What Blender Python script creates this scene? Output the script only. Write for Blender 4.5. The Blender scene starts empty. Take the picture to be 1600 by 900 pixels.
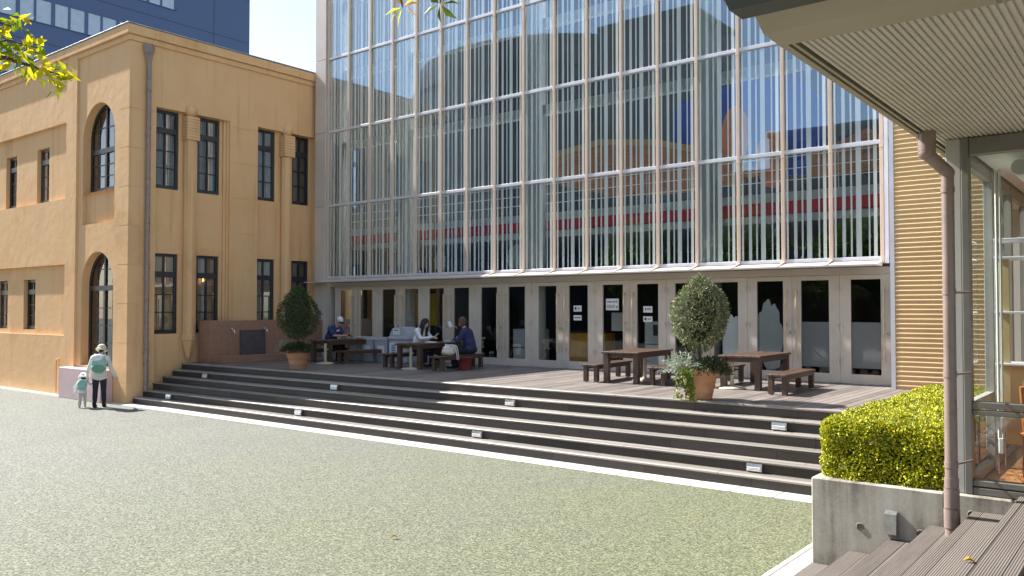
import bpy, bmesh, math, random
from mathutils import Vector, Matrix, noise as mnoise
R = math.radians
random.seed(7)
SC = bpy.context.scene
COL = SC.collection

# ------------------------------------------------------------------ helpers
def tag(o, label=None, cat=None, group=None, kind=None):
    if label: o['label'] = label
    if cat: o['category'] = cat
    if group: o['group'] = group
    if kind: o['kind'] = kind
    return o

def empty(name, loc=(0, 0, 0), rz=0, label=None, cat=None, group=None):
    o = bpy.data.objects.new(name, None)
    o.location = loc
    o.rotation_euler = (0, 0, rz)
    o.empty_display_size = 0.2
    COL.objects.link(o)
    return tag(o, label, cat, group)

class MB:
    """collects vertices and faces, links them as ONE mesh object"""
    def __init__(s):
        s.v = []; s.f = []; s.m = []; s.smooth = []; s.mi = 0; s.sm = False
    def face(s, pts):
        i = len(s.v); s.v += [tuple(p) for p in pts]
        s.f.append(tuple(range(i, i + len(pts)))); s.m.append(s.mi); s.smooth.append(s.sm)
        return s
    def faces_idx(s, verts, faces):
        i = len(s.v); s.v += [tuple(p) for p in verts]
        for f in faces:
            s.f.append(tuple(i + k for k in f)); s.m.append(s.mi); s.smooth.append(s.sm)
        return s
    def hexa(s, p):   # 8 points: bottom 0-3 ccw, top 4-7
        return s.faces_idx(p, [(3, 2, 1, 0), (4, 5, 6, 7), (0, 1, 5, 4), (1, 2, 6, 5), (2, 3, 7, 6), (3, 0, 4, 7)])
    def box(s, x0, x1, y0, y1, z0, z1, M=None):
        p = [(x0, y0, z0), (x1, y0, z0), (x1, y1, z0), (x0, y1, z0), (x0, y0, z1), (x1, y0, z1), (x1, y1, z1), (x0, y1, z1)]
        if M: p = [M @ Vector(q) for q in p]
        return s.hexa(p)
    def bevbox(s, x0, x1, y0, y1, z0, z1, b=.006, M=None):
        """box with chamfered edges"""
        bm = bmesh.new()
        bmesh.ops.create_cube(bm, size=1)
        for v in bm.verts:
            v.co = Vector((x0 + (v.co.x + .5) * (x1 - x0), y0 + (v.co.y + .5) * (y1 - y0), z0 + (v.co.z + .5) * (z1 - z0)))
        bmesh.ops.bevel(bm, geom=bm.edges[:], offset=b, segments=1, affect='EDGES', profile=.5)
        s.add_bm(bm, M); return s
    def add_bm(s, bm, M=None):
        bm.verts.index_update()
        vs = [(M @ v.co) if M else v.co.copy() for v in bm.verts]
        s.faces_idx(vs, [[v.index for v in f.verts] for f in bm.faces])
        bm.free()
    def tube(s, p0, p1, r0, r1=None, n=12, caps=True):
        r1 = r0 if r1 is None else r1
        p0, p1 = Vector(p0), Vector(p1); d = (p1 - p0).normalized()
        a = d.orthogonal().normalized(); b = d.cross(a)
        vs = []
        for p, r in ((p0, r0), (p1, r1)):
            for k in range(n):
                t = 2 * math.pi * k / n
                vs.append(p + a * (r * math.cos(t)) + b * (r * math.sin(t)))
        sm = s.sm; s.sm = True
        s.faces_idx(vs, [(k, (k + 1) % n, n + (k + 1) % n, n + k) for k in range(n)])
        s.sm = False
        if caps:
            s.face(list(reversed(vs[:n]))); s.face(vs[n:])
        s.sm = sm
        return s
    def path(s, pts, r, n=8):
        for a, b in zip(pts[:-1], pts[1:]): s.tube(a, b, r if not isinstance(r, list) else r[0], n=n)
        for p in pts[1:-1]: s.ball(p, r, n=8)
        return s
    def ball(s, c, r, rz=None, n=12, M=None):
        c = Vector(c); rx = ry = r; rzz = r if rz is None else rz
        if isinstance(r, (tuple, list)): rx, ry, rzz = r
        vs = []; fs = []; m = max(4, n // 2)
        for i in range(m + 1):
            th = math.pi * i / m
            for k in range(n):
                ph = 2 * math.pi * k / n
                q = Vector((rx * math.sin(th) * math.cos(ph), ry * math.sin(th) * math.sin(ph), rzz * math.cos(th)))
                vs.append(c + (M @ q if M else q))
        for i in range(m):
            for k in range(n):
                a, b = i * n + k, i * n + (k + 1) % n
                fs.append((a, a + n, b + n, b))
        sm = s.sm; s.sm = True
        s.faces_idx(vs, fs); s.sm = sm
        return s
    def lathe(s, prof, c=(0, 0, 0), n=28, smooth=True):
        vs = []; fs = []
        for r, z in prof:
            for k in range(n):
                t = 2 * math.pi * k / n
                vs.append((c[0] + r * math.cos(t), c[1] + r * math.sin(t), c[2] + z))
        for i in range(len(prof) - 1):
            for k in range(n):
                a, b = i * n + k, i * n + (k + 1) % n
                fs.append((a, b, b + n, a + n))
        sm = s.sm; s.sm = smooth
        s.faces_idx(vs, fs); s.sm = sm
        return s
    def prism(s, poly, fn, t0, t1):
        """poly in 2d, fn(a,b,t) -> 3d"""
        A = [fn(a, b, t0) for a, b in poly]; B = [fn(a, b, t1) for a, b in poly]
        n = len(poly)
        s.face(list(reversed(A))); s.face(B)
        for k in range(n):
            s.face([A[k], A[(k + 1) % n], B[(k + 1) % n], B[k]])
        return s
    def build(s, name, mats, parent=None, fixn=True, weld=False, local=False):
        me = bpy.data.meshes.new(name)
        off = Vector((0, 0, 0))
        if parent is not None and not local:
            p = parent
            while p is not None:
                off += Vector(p.location); p = p.parent
        me.from_pydata([Vector(v) - off for v in s.v], [], s.f)
        if not isinstance(mats, (list, tuple)): mats = [mats]
        for m in mats: me.materials.append(m)
        me.polygons.foreach_set('material_index', s.m)
        me.polygons.foreach_set('use_smooth', s.smooth)
        if weld or fixn:
            bm = bmesh.new(); bm.from_mesh(me)
            if weld: bmesh.ops.remove_doubles(bm, verts=bm.verts, dist=.0005)
            if fixn: bmesh.ops.recalc_face_normals(bm, faces=bm.faces)
            bm.to_mesh(me); bm.free()
        me.update()
        o = bpy.data.objects.new(name, me)
        COL.objects.link(o)
        if parent is not None: o.parent = parent
        return o

def copy_tree(o, parent=None):
    c = o.copy(); COL.objects.link(c)
    if parent is not None: c.parent = parent
    for ch in [k for k in o.children]:
        copy_tree(ch, c)
    return c

# ------------------------------------------------------------------ materials
def nodes(name):
    m = bpy.data.materials.new(name); m.use_nodes = True
    nt = m.node_tree; nt.nodes.clear()
    out = nt.nodes.new('ShaderNodeOutputMaterial')
    return m, nt, out
def N(nt, t, **kw):
    n = nt.nodes.new(t)
    for k, v in kw.items():
        if k.startswith('i_'): n.inputs[k[2:].replace('_', ' ')].default_value = v
        else: setattr(n, k, v)
    return n
def ramp(nt, fac, stops):
    r = nt.nodes.new('ShaderNodeValToRGB')
    e = r.color_ramp.elements
    while len(e) < len(stops): e.new(.5)
    for k, (p, c) in enumerate(stops):
        e[k].position = p; e[k].color = (*c, 1) if len(c) == 3 else c
    nt.links.new(fac, r.inputs['Fac'])
    return r
def mixc(nt, fac, a, b, mode='MIX'):
    n = nt.nodes.new('ShaderNodeMix'); n.data_type = 'RGBA'; n.blend_type = mode
    for sock, v in ((n.inputs[0], fac), (n.inputs[6], a), (n.inputs[7], b)):
        if hasattr(v, 'is_linked'): nt.links.new(v, sock)
        elif isinstance(v, (int, float)): sock.default_value = v
        else: sock.default_value = (*v, 1)
    return n.outputs[2]
def math_n(nt, op, a, b=None, clamp=False):
    n = nt.nodes.new('ShaderNodeMath'); n.operation = op; n.use_clamp = clamp
    for k, v in enumerate((a, b)):
        if v is None: continue
        if hasattr(v, 'is_linked'): nt.links.new(v, n.inputs[k])
        else: n.inputs[k].default_value = v
    return n.outputs[0]

def mat(name, col, rough=.6, var=.15, scale=6, bump=.0, bscale=60, metal=0, spec=.5, stain=None, detail=6, stretch=None, coat=0):
    """principled paint / stone / cloth with two scales of colour variation and a fine bump"""
    m, nt, out = nodes(name)
    b = N(nt, 'ShaderNodeBsdfPrincipled')
    b.inputs['Roughness'].default_value = rough; b.inputs['Metallic'].default_value = metal
    b.inputs['Specular IOR Level'].default_value = spec
    b.inputs['Coat Weight'].default_value = coat
    tc = N(nt, 'ShaderNodeTexCoord')
    vec = tc.outputs['Object']
    if stretch:
        mp = N(nt, 'ShaderNodeMapping'); mp.inputs['Scale'].default_value = stretch
        nt.links.new(vec, mp.inputs['Vector']); vec = mp.outputs[0]
    n1 = N(nt, 'ShaderNodeTexNoise'); n1.inputs['Scale'].default_value = scale; n1.inputs['Detail'].default_value = detail
    nt.links.new(vec, n1.inputs['Vector'])
    lo = tuple(c * (1 - var) for c in col); hi = tuple(min(1, c * (1 + var)) for c in col)
    r = ramp(nt, n1.outputs['Fac'], [(.3, lo), (.7, hi)])
    colo = r.outputs['Color']
    if stain:
        n2 = N(nt, 'ShaderNodeTexNoise'); n2.inputs['Scale'].default_value = scale * .22; n2.inputs['Detail'].default_value = 5
        nt.links.new(vec, n2.inputs['Vector'])
        r2 = ramp(nt, n2.outputs['Fac'], [(.45, (0, 0, 0)), (.72, (1, 1, 1))])
        colo = mixc(nt, r2.outputs['Color'], colo, stain)
    nt.links.new(colo, b.inputs['Base Color'])
    rr = ramp(nt, n1.outputs['Fac'], [(.2, (max(0, rough - .08),) * 3), (.8, (min(1, rough + .08),) * 3)])
    nt.links.new(rr.outputs['Color'], b.inputs['Roughness'])
    if bump:
        n3 = N(nt, 'ShaderNodeTexNoise'); n3.inputs['Scale'].default_value = bscale; n3.inputs['Detail'].default_value = 5
        nt.links.new(vec, n3.inputs['Vector'])
        bp = N(nt, 'ShaderNodeBump'); bp.inputs['Strength'].default_value = min(1, bump); bp.inputs['Distance'].default_value = .02
        nt.links.new(n3.outputs['Fac'], bp.inputs['Height']); nt.links.new(bp.outputs[0], b.inputs['Normal'])
    nt.links.new(b.outputs[0], out.inputs['Surface'])
    return m

def glass_mat(name, tint=(.8, .88, .86), refl=.12, ior=1.5, stripes=None, bay=.98, rough=0, gcol=(.95, .97, 1), wave=.12):
    """thin pane: transmits straight through, reflects like a window; optional printed white stripes"""
    m, nt, out = nodes(name)
    tr = N(nt, 'ShaderNodeBsdfTransparent'); tr.inputs['Color'].default_value = (*tint, 1)
    gl = N(nt, 'ShaderNodeBsdfGlossy'); gl.inputs['Roughness'].default_value = rough; gl.inputs['Color'].default_value = (*gcol, 1)
    base = tr.outputs[0]
    tc = N(nt, 'ShaderNodeTexCoord')
    nz = N(nt, 'ShaderNodeTexNoise'); nz.inputs['Scale'].default_value = .7; nz.inputs['Detail'].default_value = 1
    nt.links.new(tc.outputs['Object'], nz.inputs['Vector'])
    bp = N(nt, 'ShaderNodeBump'); bp.inputs['Strength'].default_value = wave; bp.inputs['Distance'].default_value = .02
    nt.links.new(nz.outputs['Fac'], bp.inputs['Height']); nt.links.new(bp.outputs[0], gl.inputs['Normal'])
    if stripes:
        sx = N(nt, 'ShaderNodeSeparateXYZ'); nt.links.new(tc.outputs['Object'], sx.inputs[0])
        x = math_n(nt, 'DIVIDE', sx.outputs['X'], bay)
        tot = None
        for a, b_ in stripes:
            c = math_n(nt, 'SUBTRACT', x, (a + b_) / 2)
            c = math_n(nt, 'ABSOLUTE', c)
            c = math_n(nt, 'LESS_THAN', c, (b_ - a) / 2)
            tot = c if tot is None else math_n(nt, 'ADD', tot, c, True)
        df = N(nt, 'ShaderNodeBsdfDiffuse'); df.inputs['Color'].default_value = (.72, .80, .79, 1)
        tl = N(nt, 'ShaderNodeBsdfTranslucent'); tl.inputs['Color'].default_value = (.80, .86, .84, 1)
        ms = N(nt, 'ShaderNodeMixShader'); ms.inputs[0].default_value = .22
        nt.links.new(df.outputs[0], ms.inputs[1]); nt.links.new(tl.outputs[0], ms.inputs[2])
        fac = math_n(nt, 'MULTIPLY', tot, .92)
        mx = N(nt, 'ShaderNodeMixShader'); nt.links.new(fac, mx.inputs[0])
        nt.links.new(tr.outputs[0], mx.inputs[1]); nt.links.new(ms.outputs[0], mx.inputs[2])
        base = mx.outputs[0]
    fr = N(nt, 'ShaderNodeFresnel'); fr.inputs['IOR'].default_value = ior
    f = math_n(nt, 'ADD', fr.outputs[0], refl, True)
    mx2 = N(nt, 'ShaderNodeMixShader'); nt.links.new(f, mx2.inputs[0])
    nt.links.new(base, mx2.inputs[1]); nt.links.new(gl.outputs[0], mx2.inputs[2])
    nt.links.new(mx2.outputs[0], out.inputs['Surface'])
    return m

def leaf_mat(name, cols, trans=.35, rough=.45, spec=.4):
    m, nt, out = nodes(name)
    g = N(nt, 'ShaderNodeNewGeometry')
    st = [(i / max(1, len(cols) - 1), c) for i, c in enumerate(cols)]
    r = ramp(nt, g.outputs['Random Per Island'], st)
    b = N(nt, 'ShaderNodeBsdfPrincipled'); b.inputs['Roughness'].default_value = rough; b.inputs['Specular IOR Level'].default_value = spec
    nt.links.new(r.outputs[0], b.inputs['Base Color'])
    t = N(nt, 'ShaderNodeBsdfTranslucent'); nt.links.new(r.outputs[0], t.inputs['Color'])
    mx = N(nt, 'ShaderNodeMixShader'); mx.inputs[0].default_value = trans
    nt.links.new(b.outputs[0], mx.inputs[1]); nt.links.new(t.outputs[0], mx.inputs[2])
    nt.links.new(mx.outputs[0], out.inputs['Surface'])
    return m

def board_mat(name, col, pitch, axis, rough=.55, groove=0, gap=.06, var=.25, joint=None, spec=.5):
    """timber decking: boards of width pitch running across `axis`, dark gap between them, grain along them"""
    m, nt, out = nodes(name)
    b = N(nt, 'ShaderNodeBsdfPrincipled'); b.inputs['Roughness'].default_value = rough
    tc = N(nt, 'ShaderNodeTexCoord'); sx = N(nt, 'ShaderNodeSeparateXYZ'); nt.links.new(tc.outputs['Object'], sx.inputs[0])
    a = math_n(nt, 'DIVIDE', sx.outputs[axis], pitch)
    fl = math_n(nt, 'FLOOR', a); fr = math_n(nt, 'FRACT', a)
    wn = N(nt, 'ShaderNodeTexWhiteNoise'); wn.noise_dimensions = '1D'; nt.links.new(fl, wn.inputs['W'])
    mp = N(nt, 'ShaderNodeMapping')
    sc = [2.5, 2.5, 2.5]; sc['XYZ'.index(axis)] = 45; sc[2] = 45 if axis != 'Z' else sc[2]
    mp.inputs['Scale'].default_value = sc
    nt.links.new(tc.outputs['Object'], mp.inputs['Vector'])
    nz = N(nt, 'ShaderNodeTexNoise'); nz.inputs['Scale'].default_value = 1; nz.inputs['Detail'].default_value = 6
    nt.links.new(mp.outputs[0], nz.inputs['Vector'])
    big = N(nt, 'ShaderNodeTexNoise'); big.inputs['Scale'].default_value = 1.1; big.inputs['Detail'].default_value = 4
    nt.links.new(tc.outputs['Object'], big.inputs['Vector'])
    v = math_n(nt, 'MULTIPLY', wn.outputs['Value'], .45)
    v = math_n(nt, 'ADD', v, math_n(nt, 'MULTIPLY', nz.outputs['Fac'], .4))
    v = math_n(nt, 'ADD', v, math_n(nt, 'MULTIPLY', big.outputs['Fac'], .3))
    lo = tuple(c * (1 - var) for c in col); hi = tuple(c * (1 + var) for c in col)
    r = ramp(nt, v, [(.3, lo), (.85, hi)])
    edge = math_n(nt, 'ABSOLUTE', math_n(nt, 'SUBTRACT', fr, .5))
    gp = math_n(nt, 'GREATER_THAN', edge, .5 - gap / 2)
    if joint:   # butt joints between boards, staggered row by row
        ja, jl = joint
        q = math_n(nt, 'ADD', math_n(nt, 'DIVIDE', sx.outputs[ja], jl), math_n(nt, 'MULTIPLY', wn.outputs['Value'], 3.0))
        wn2 = N(nt, 'ShaderNodeTexWhiteNoise'); wn2.noise_dimensions = '2D'
        cb = N(nt, 'ShaderNodeCombineXYZ'); nt.links.new(math_n(nt, 'FLOOR', q), cb.inputs[0]); nt.links.new(fl, cb.inputs[1]); nt.links.new(cb.outputs[0], wn2.inputs['Vector'])
        v2 = math_n(nt, 'ADD', v, math_n(nt, 'MULTIPLY', math_n(nt, 'SUBTRACT', wn2.outputs['Value'], .5), .35))
        nt.links.new(v2, r.inputs['Fac'])
        gp = math_n(nt, 'MAXIMUM', gp, math_n(nt, 'LESS_THAN', math_n(nt, 'FRACT', q), .008 / jl))
    b.inputs['Specular IOR Level'].default_value = spec
    c = mixc(nt, gp, r.outputs[0], tuple(k * .12 for k in col))
    nt.links.new(c, b.inputs['Base Color'])
    h = math_n(nt, 'SUBTRACT', math_n(nt, 'MULTIPLY', nz.outputs['Fac'], .25), gp)
    if groove:
        w = math_n(nt, 'SINE', math_n(nt, 'MULTIPLY', sx.outputs[axis], 2 * math.pi / groove))
        h = math_n(nt, 'ADD', h, math_n(nt, 'MULTIPLY', w, .35))
    bp = N(nt, 'ShaderNodeBump'); bp.inputs['Strength'].default_value = .7; bp.inputs['Distance'].default_value = .008
    nt.links.new(h, bp.inputs['Height']); nt.links.new(bp.outputs[0], b.inputs['Normal'])
    nt.links.new(b.outputs[0], out.inputs['Surface'])
    return m

def ground_mat():
    m, nt, out = nodes('speckled_turf')
    b = N(nt, 'ShaderNodeBsdfPrincipled'); b.inputs['Roughness'].default_value = .8; b.inputs['Specular IOR Level'].default_value = .25
    tc = N(nt, 'ShaderNodeTexCoord')
    vo = N(nt, 'ShaderNodeTexVoronoi'); vo.inputs['Scale'].default_value = 60; nt.links.new(tc.outputs['Object'], vo.inputs['Vector'])
    n1 = N(nt, 'ShaderNodeTexNoise'); n1.inputs['Scale'].default_value = 34; n1.inputs['Detail'].default_value = 9; n1.inputs['Roughness'].default_value = .78
    nt.links.new(tc.outputs['Object'], n1.inputs['Vector'])
    n2 = N(nt, 'ShaderNodeTexNoise'); n2.inputs['Scale'].default_value = .55; n2.inputs['Detail'].default_value = 7; n2.inputs['Roughness'].default_value = .6
    nt.links.new(tc.outputs['Object'], n2.inputs['Vector'])
    sx = N(nt, 'ShaderNodeSeparateXYZ'); nt.links.new(vo.outputs['Color'], sx.inputs[0])
    v = math_n(nt, 'ADD', math_n(nt, 'MULTIPLY', sx.outputs['X'], .5), math_n(nt, 'MULTIPLY', n1.outputs['Fac'], .6))
    green = ramp(nt, v, [(.28, (.055, .062, .034)), (.5, (.138, .148, .083)), (.72, (.22, .228, .14)), (.95, (.38, .38, .28))])
    grey = ramp(nt, v, [(.28, (.075, .078, .064)), (.5, (.168, .173, .146)), (.72, (.255, .258, .225)), (.95, (.42, .42, .37))])
    # the turf colour goes grey towards the old building, greener by the steps on the right
    sp = N(nt, 'ShaderNodeSeparateXYZ'); nt.links.new(tc.outputs['Object'], sp.inputs[0])
    g = math_n(nt, 'MULTIPLY', math_n(nt, 'ADD', sp.outputs['X'], 15.5), .085)
    g = math_n(nt, 'ADD', g, math_n(nt, 'MULTIPLY', math_n(nt, 'SUBTRACT', n2.outputs['Fac'], .5), .9), True)
    c = mixc(nt, g, grey.outputs[0], green.outputs[0])
    dk = ramp(nt, n2.outputs['Fac'], [(.35, (.93, .93, .93)), (.6, (1, 1, 1))])
    c = mixc(nt, 1.0, c, dk.outputs[0], 'MULTIPLY')
    nt.links.new(c, b.inputs['Base Color'])
    bp = N(nt, 'ShaderNodeBump'); bp.inputs['Strength'].default_value = 1; bp.inputs['Distance'].default_value = .014
    nt.links.new(v, bp.inputs['Height']); nt.links.new(bp.outputs[0], b.inputs['Normal'])
    nt.links.new(b.outputs[0], out.inputs['Surface'])
    return m

def stucco_mat():
    m, nt, out = nodes('ochre_stucco')
    b = N(nt, 'ShaderNodeBsdfPrincipled'); b.inputs['Roughness'].default_value = .85; b.inputs['Specular IOR Level'].default_value = .2
    tc = N(nt, 'ShaderNodeTexCoord')
    n1 = N(nt, 'ShaderNodeTexNoise'); n1.inputs['Scale'].default_value = .8; n1.inputs['Detail'].default_value = 9; n1.inputs['Roughness'].default_value = .6
    nt.links.new(tc.outputs['Object'], n1.inputs['Vector'])
    mp = N(nt, 'ShaderNodeMapping'); mp.inputs['Scale'].default_value = (2.2, 2.2, .35); nt.links.new(tc.outputs['Object'], mp.inputs['Vector'])
    n2 = N(nt, 'ShaderNodeTexNoise'); n2.inputs['Scale'].default_value = 1.2; n2.inputs['Detail'].default_value = 6; nt.links.new(mp.outputs[0], n2.inputs['Vector'])
    v = math_n(nt, 'ADD', math_n(nt, 'MULTIPLY', n1.outputs['Fac'], .6), math_n(nt, 'MULTIPLY', n2.outputs['Fac'], .4))
    r = ramp(nt, v, [(.30, (.67, .418, .212)), (.5, (.715, .455, .24)), (.70, (.735, .485, .265))])
    mp2 = N(nt, 'ShaderNodeMapping'); mp2.inputs['Scale'].default_value = (5, 5, .22); nt.links.new(tc.outputs['Object'], mp2.inputs['Vector'])
    n4 = N(nt, 'ShaderNodeTexNoise'); n4.inputs['Scale'].default_value = 1; n4.inputs['Detail'].default_value = 6; nt.links.new(mp2.outputs[0], n4.inputs['Vector'])
    r4 = ramp(nt, n4.outputs['Fac'], [(.56, (1, 1, 1)), (.74, (.86, .83, .79))])
    colo = mixc(nt, 1.0, r.outputs[0], r4.outputs[0], 'MULTIPLY')
    n5 = N(nt, 'ShaderNodeTexNoise'); n5.inputs['Scale'].default_value = .45; n5.inputs['Detail'].default_value = 8; nt.links.new(tc.outputs['Object'], n5.inputs['Vector'])
    r5 = ramp(nt, n5.outputs['Fac'], [(.5, (1, 1, 1)), (.62, (1.0, .97, .93)), (.66, (.90, .87, .84)), (.75, (.94, .92, .90))])
    colo = mixc(nt, 1.0, colo, r5.outputs[0], 'MULTIPLY')
    nt.links.new(colo, b.inputs['Base Color'])
    n3 = N(nt, 'ShaderNodeTexNoise'); n3.inputs['Scale'].default_value = 3.2; n3.inputs['Detail'].default_value = 9; n3.inputs['Roughness'].default_value = .62
    nt.links.new(tc.outputs['Object'], n3.inputs['Vector'])
    bp = N(nt, 'ShaderNodeBump'); bp.inputs['Strength'].default_value = .55; bp.inputs['Distance'].default_value = .02
    nt.links.new(n3.outputs['Fac'], bp.inputs['Height']); nt.links.new(bp.outputs[0], b.inputs['Normal'])
    nt.links.new(b.outputs[0], out.inputs['Surface'])
    return m

def brick_mat(name, c1, c2, mortar, w, h, gap=.012, rough=.7, axes=('X', 'Y')):
    m, nt, out = nodes(name)
    b = N(nt, 'ShaderNodeBsdfPrincipled'); b.inputs['Roughness'].default_value = rough
    tc = N(nt, 'ShaderNodeTexCoord'); sx = N(nt, 'ShaderNodeSeparateXYZ'); nt.links.new(tc.outputs['Object'], sx.inputs[0])
    cb = N(nt, 'ShaderNodeCombineXYZ')
    nt.links.new(sx.outputs[axes[0]], cb.inputs[0]); nt.links.new(sx.outputs[axes[1]], cb.inputs[1])
    br = N(nt, 'ShaderNodeTexBrick'); br.inputs['Scale'].default_value = 1
    br.inputs['Color1'].default_value = (*c1, 1); br.inputs['Color2'].default_value = (*c2, 1); br.inputs['Mortar'].default_value = (*mortar, 1)
    br.inputs['Brick Width'].default_value = w; br.inputs['Row Height'].default_value = h; br.inputs['Mortar Size'].default_value = gap
    br.offset = 0.0 if axes[1] != 'Z' else .5
    nt.links.new(cb.outputs[0], br.inputs['Vector'])
    nz = N(nt, 'ShaderNodeTexNoise'); nz.inputs['Scale'].default_value = 9; nz.inputs['Detail'].default_value = 7
    nt.links.new(tc.outputs['Object'], nz.inputs['Vector'])
    rr = ramp(nt, nz.outputs['Fac'], [(.3, (.82, .82, .82)), (.7, (1, 1, 1))])
    c = mixc(nt, 1.0, br.outputs['Color'], rr.outputs[0], 'MULTIPLY')
    nt.links.new(c, b.inputs['Base Color'])
    bp = N(nt, 'ShaderNodeBump'); bp.inputs['Strength'].default_value = .5; bp.inputs['Distance'].default_value = .006; bp.invert = True
    nt.links.new(br.outputs['Fac'], bp.inputs['Height']); nt.links.new(bp.outputs[0], b.inputs['Normal'])
    nt.links.new(b.outputs[0], out.inputs['Surface'])
    return m

def concrete_mat():
    m, nt, out = nodes('board_marked_concrete')
    b = N(nt, 'ShaderNodeBsdfPrincipled'); b.inputs['Roughness'].default_value = .8
    tc = N(nt, 'ShaderNodeTexCoord')
    mp = N(nt, 'ShaderNodeMapping'); mp.inputs['Scale'].default_value = (9, 9, .55); nt.links.new(tc.outputs['Object'], mp.inputs['Vector'])
    n1 = N(nt, 'ShaderNodeTexNoise'); n1.inputs['Scale'].default_value = 1; n1.inputs['Detail'].default_value = 7; nt.links.new(mp.outputs[0], n1.inputs['Vector'])
    n2 = N(nt, 'ShaderNodeTexNoise'); n2.inputs['Scale'].default_value = 2.2; n2.inputs['Detail'].default_value = 8; nt.links.new(tc.outputs['Object'], n2.inputs['Vector'])
    n3 = N(nt, 'ShaderNodeTexNoise'); n3.inputs['Scale'].default_value = 45; n3.inputs['Detail'].default_value = 6; nt.links.new(tc.outputs['Object'], n3.inputs['Vector'])
    v = math_n(nt, 'ADD', math_n(nt, 'MULTIPLY', n1.outputs['Fac'], .5), math_n(nt, 'MULTIPLY', n2.outputs['Fac'], .38))
    v = math_n(nt, 'ADD', v, math_n(nt, 'MULTIPLY', n3.outputs['Fac'], .12))
    r = ramp(nt, v, [(.40, (.18, .155, .12)), (.5, (.36, .33, .275)), (.62, (.50, .475, .415))])
    nt.links.new(r.outputs[0], b.inputs['Base Color'])
    bp = N(nt, 'ShaderNodeBump'); bp.inputs['Strength'].default_value = .4; bp.inputs['Distance'].default_value = .006
    nt.links.new(v, bp.inputs['Height']); nt.links.new(bp.outputs[0], b.inputs['Normal'])
    nt.links.new(b.outputs[0], out.inputs['Surface'])
    return m

def emit_mat(name, col, s):
    m, nt, out = nodes(name)
    e = N(nt, 'ShaderNodeEmission'); e.inputs['Color'].default_value = (*col, 1); e.inputs['Strength'].default_value = s
    nt.links.new(e.outputs[0], out.inputs['Surface'])
    return m

M = {}
M['ground'] = ground_mat()
M['paver'] = brick_mat('white_paver', (.62, .60, .555), (.53, .515, .475), (.22, .205, .185), .6, .45, .014, .7)
M['stucco'] = stucco_mat()
M['coping'] = mat('coping_metal', (.30, .31, .33), .4, metal=.7)
M['dark_frame'] = mat('dark_window_frame', (.022, .022, .026), .42, .2, 4, .1)
M['curtain'] = mat('linen_curtain', (.40, .34, .26), .9, .2, 4, stretch=(30, 30, 1))
M['curtain_white'] = mat('white_curtain', (.75, .74, .70), .9, .1, 4)
M['black_room'] = mat('dark_room', (.025, .022, .020), .9, .3, 1.5)
M['win_glass'] = glass_mat('old_window_glass', (.70, .72, .72), .07, 1.5)
M['stripe_glass'] = glass_mat('striped_glass', (.90, .97, .95), .185, 1.45,
    [(.055, .095), (.21, .28), (.375, .412), (.485, .59), (.725, .757), (.825, .893)], .98, gcol=(.66, .83, 1), wave=.05)
M['door_glass'] = glass_mat('door_glass', (.86, .90, .88), .028, 1.33)
M['pav_glass'] = glass_mat('pavilion_glass', (.88, .92, .90), .03, 1.45)
M['mullion'] = mat('tan_mullion_paint', (.66, .51, .40), .45, .05, 3, .05)
M['transom'] = mat('pale_aluminium', (.68, .67, .72), .4, .05, 3, metal=.2)
M['panel'] = mat('beige_wall_panel', (.60, .53, .47), .5, .06, 1.5)
M['door'] = mat('door_paint', (.68, .595, .50), .42, .06, 2.5, metal=.1)
M['handle'] = mat('door_handle_wood', (.66, .52, .36), .4, .1, 8)
M['steel'] = mat('brushed_steel', (.55, .55, .55), .3, .1, 20, metal=.9)
M['chrome'] = mat('chrome', (.8, .8, .8), .12, .02, 5, metal=1)
M['int_white'] = mat('interior_white', (.86, .87, .85), .7, .04, 1)
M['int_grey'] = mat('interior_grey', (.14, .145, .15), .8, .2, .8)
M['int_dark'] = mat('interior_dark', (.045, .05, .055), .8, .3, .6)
M['int_red'] = mat('red_band', (.88, .045, .055), .6, .05, 2)
M['int_floor'] = mat('interior_floor', (.16, .11, .07), .5, .2, 1)
M['brown_art'] = mat('brown_timber_relief', (.30, .13, .055), .6, .3, 3, stretch=(1, 1, 6))
M['blue_art'] = mat('deep_blue_cloth', (.02, .05, .30), .7, .2, 2)
M['orange_art'] = mat('orange_paint', (.45, .16, .06), .6, .1, 2)
M['ochre_art'] = mat('ochre_paint', (.34, .22, .09), .6, .15, 2)
M['deck'] = board_mat('terrace_boards', (.195, .166, .146), .145, 'X', .52, gap=.10, joint=('Y', 1.9), var=.35)
M['tread'] = board_mat('tread_boards', (.29, .262, .232), .145, 'Y', .42, joint=('X', 2.1))
M['riser'] = board_mat('dark_riser_timber', (.055, .045, .041), 1 / 6, 'Z', .6, gap=.02, var=.4, joint=('X', 1.7))
M['grey_tread'] = board_mat('grooved_grey_tread', (.135, .115, .10), .155, 'X', .6, groove=.0145, gap=.05)
M['plain_tread'] = board_mat('plain_grey_tread', (.165, .14, .12), .166, 'X', .6, groove=.011, gap=.03, var=.4)
M['grey_deck'] = board_mat('grey_deck_boards', (.19, .18, .165), .145, 'Y', .6, groove=.0145, gap=.05)
M['concrete'] = concrete_mat()
M['tie'] = mat('tie_hole_grout', (.17, .155, .13), .9, .35, 60, .6, 50)
M['corr'] = mat('ochre_corrugated_metal', (.78, .55, .295), .45, .05, 2, spec=.4)
M['soffit'] = mat('soffit_metal', (.56, .535, .45), .5, .05, 2)
M['fascia'] = mat('fascia_metal', (.36, .32, .235), .5, .06, 2)
M['gutter'] = mat('dark_gutter', (.035, .042, .045), .5, .15, 3)
M['pipe'] = mat('brown_pipe_paint', (.26, .195, .17), .3, .10, 6, .05)
M['post'] = mat('grey_post_paint', (.42, .41, .38), .5, .05, 3)
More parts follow.
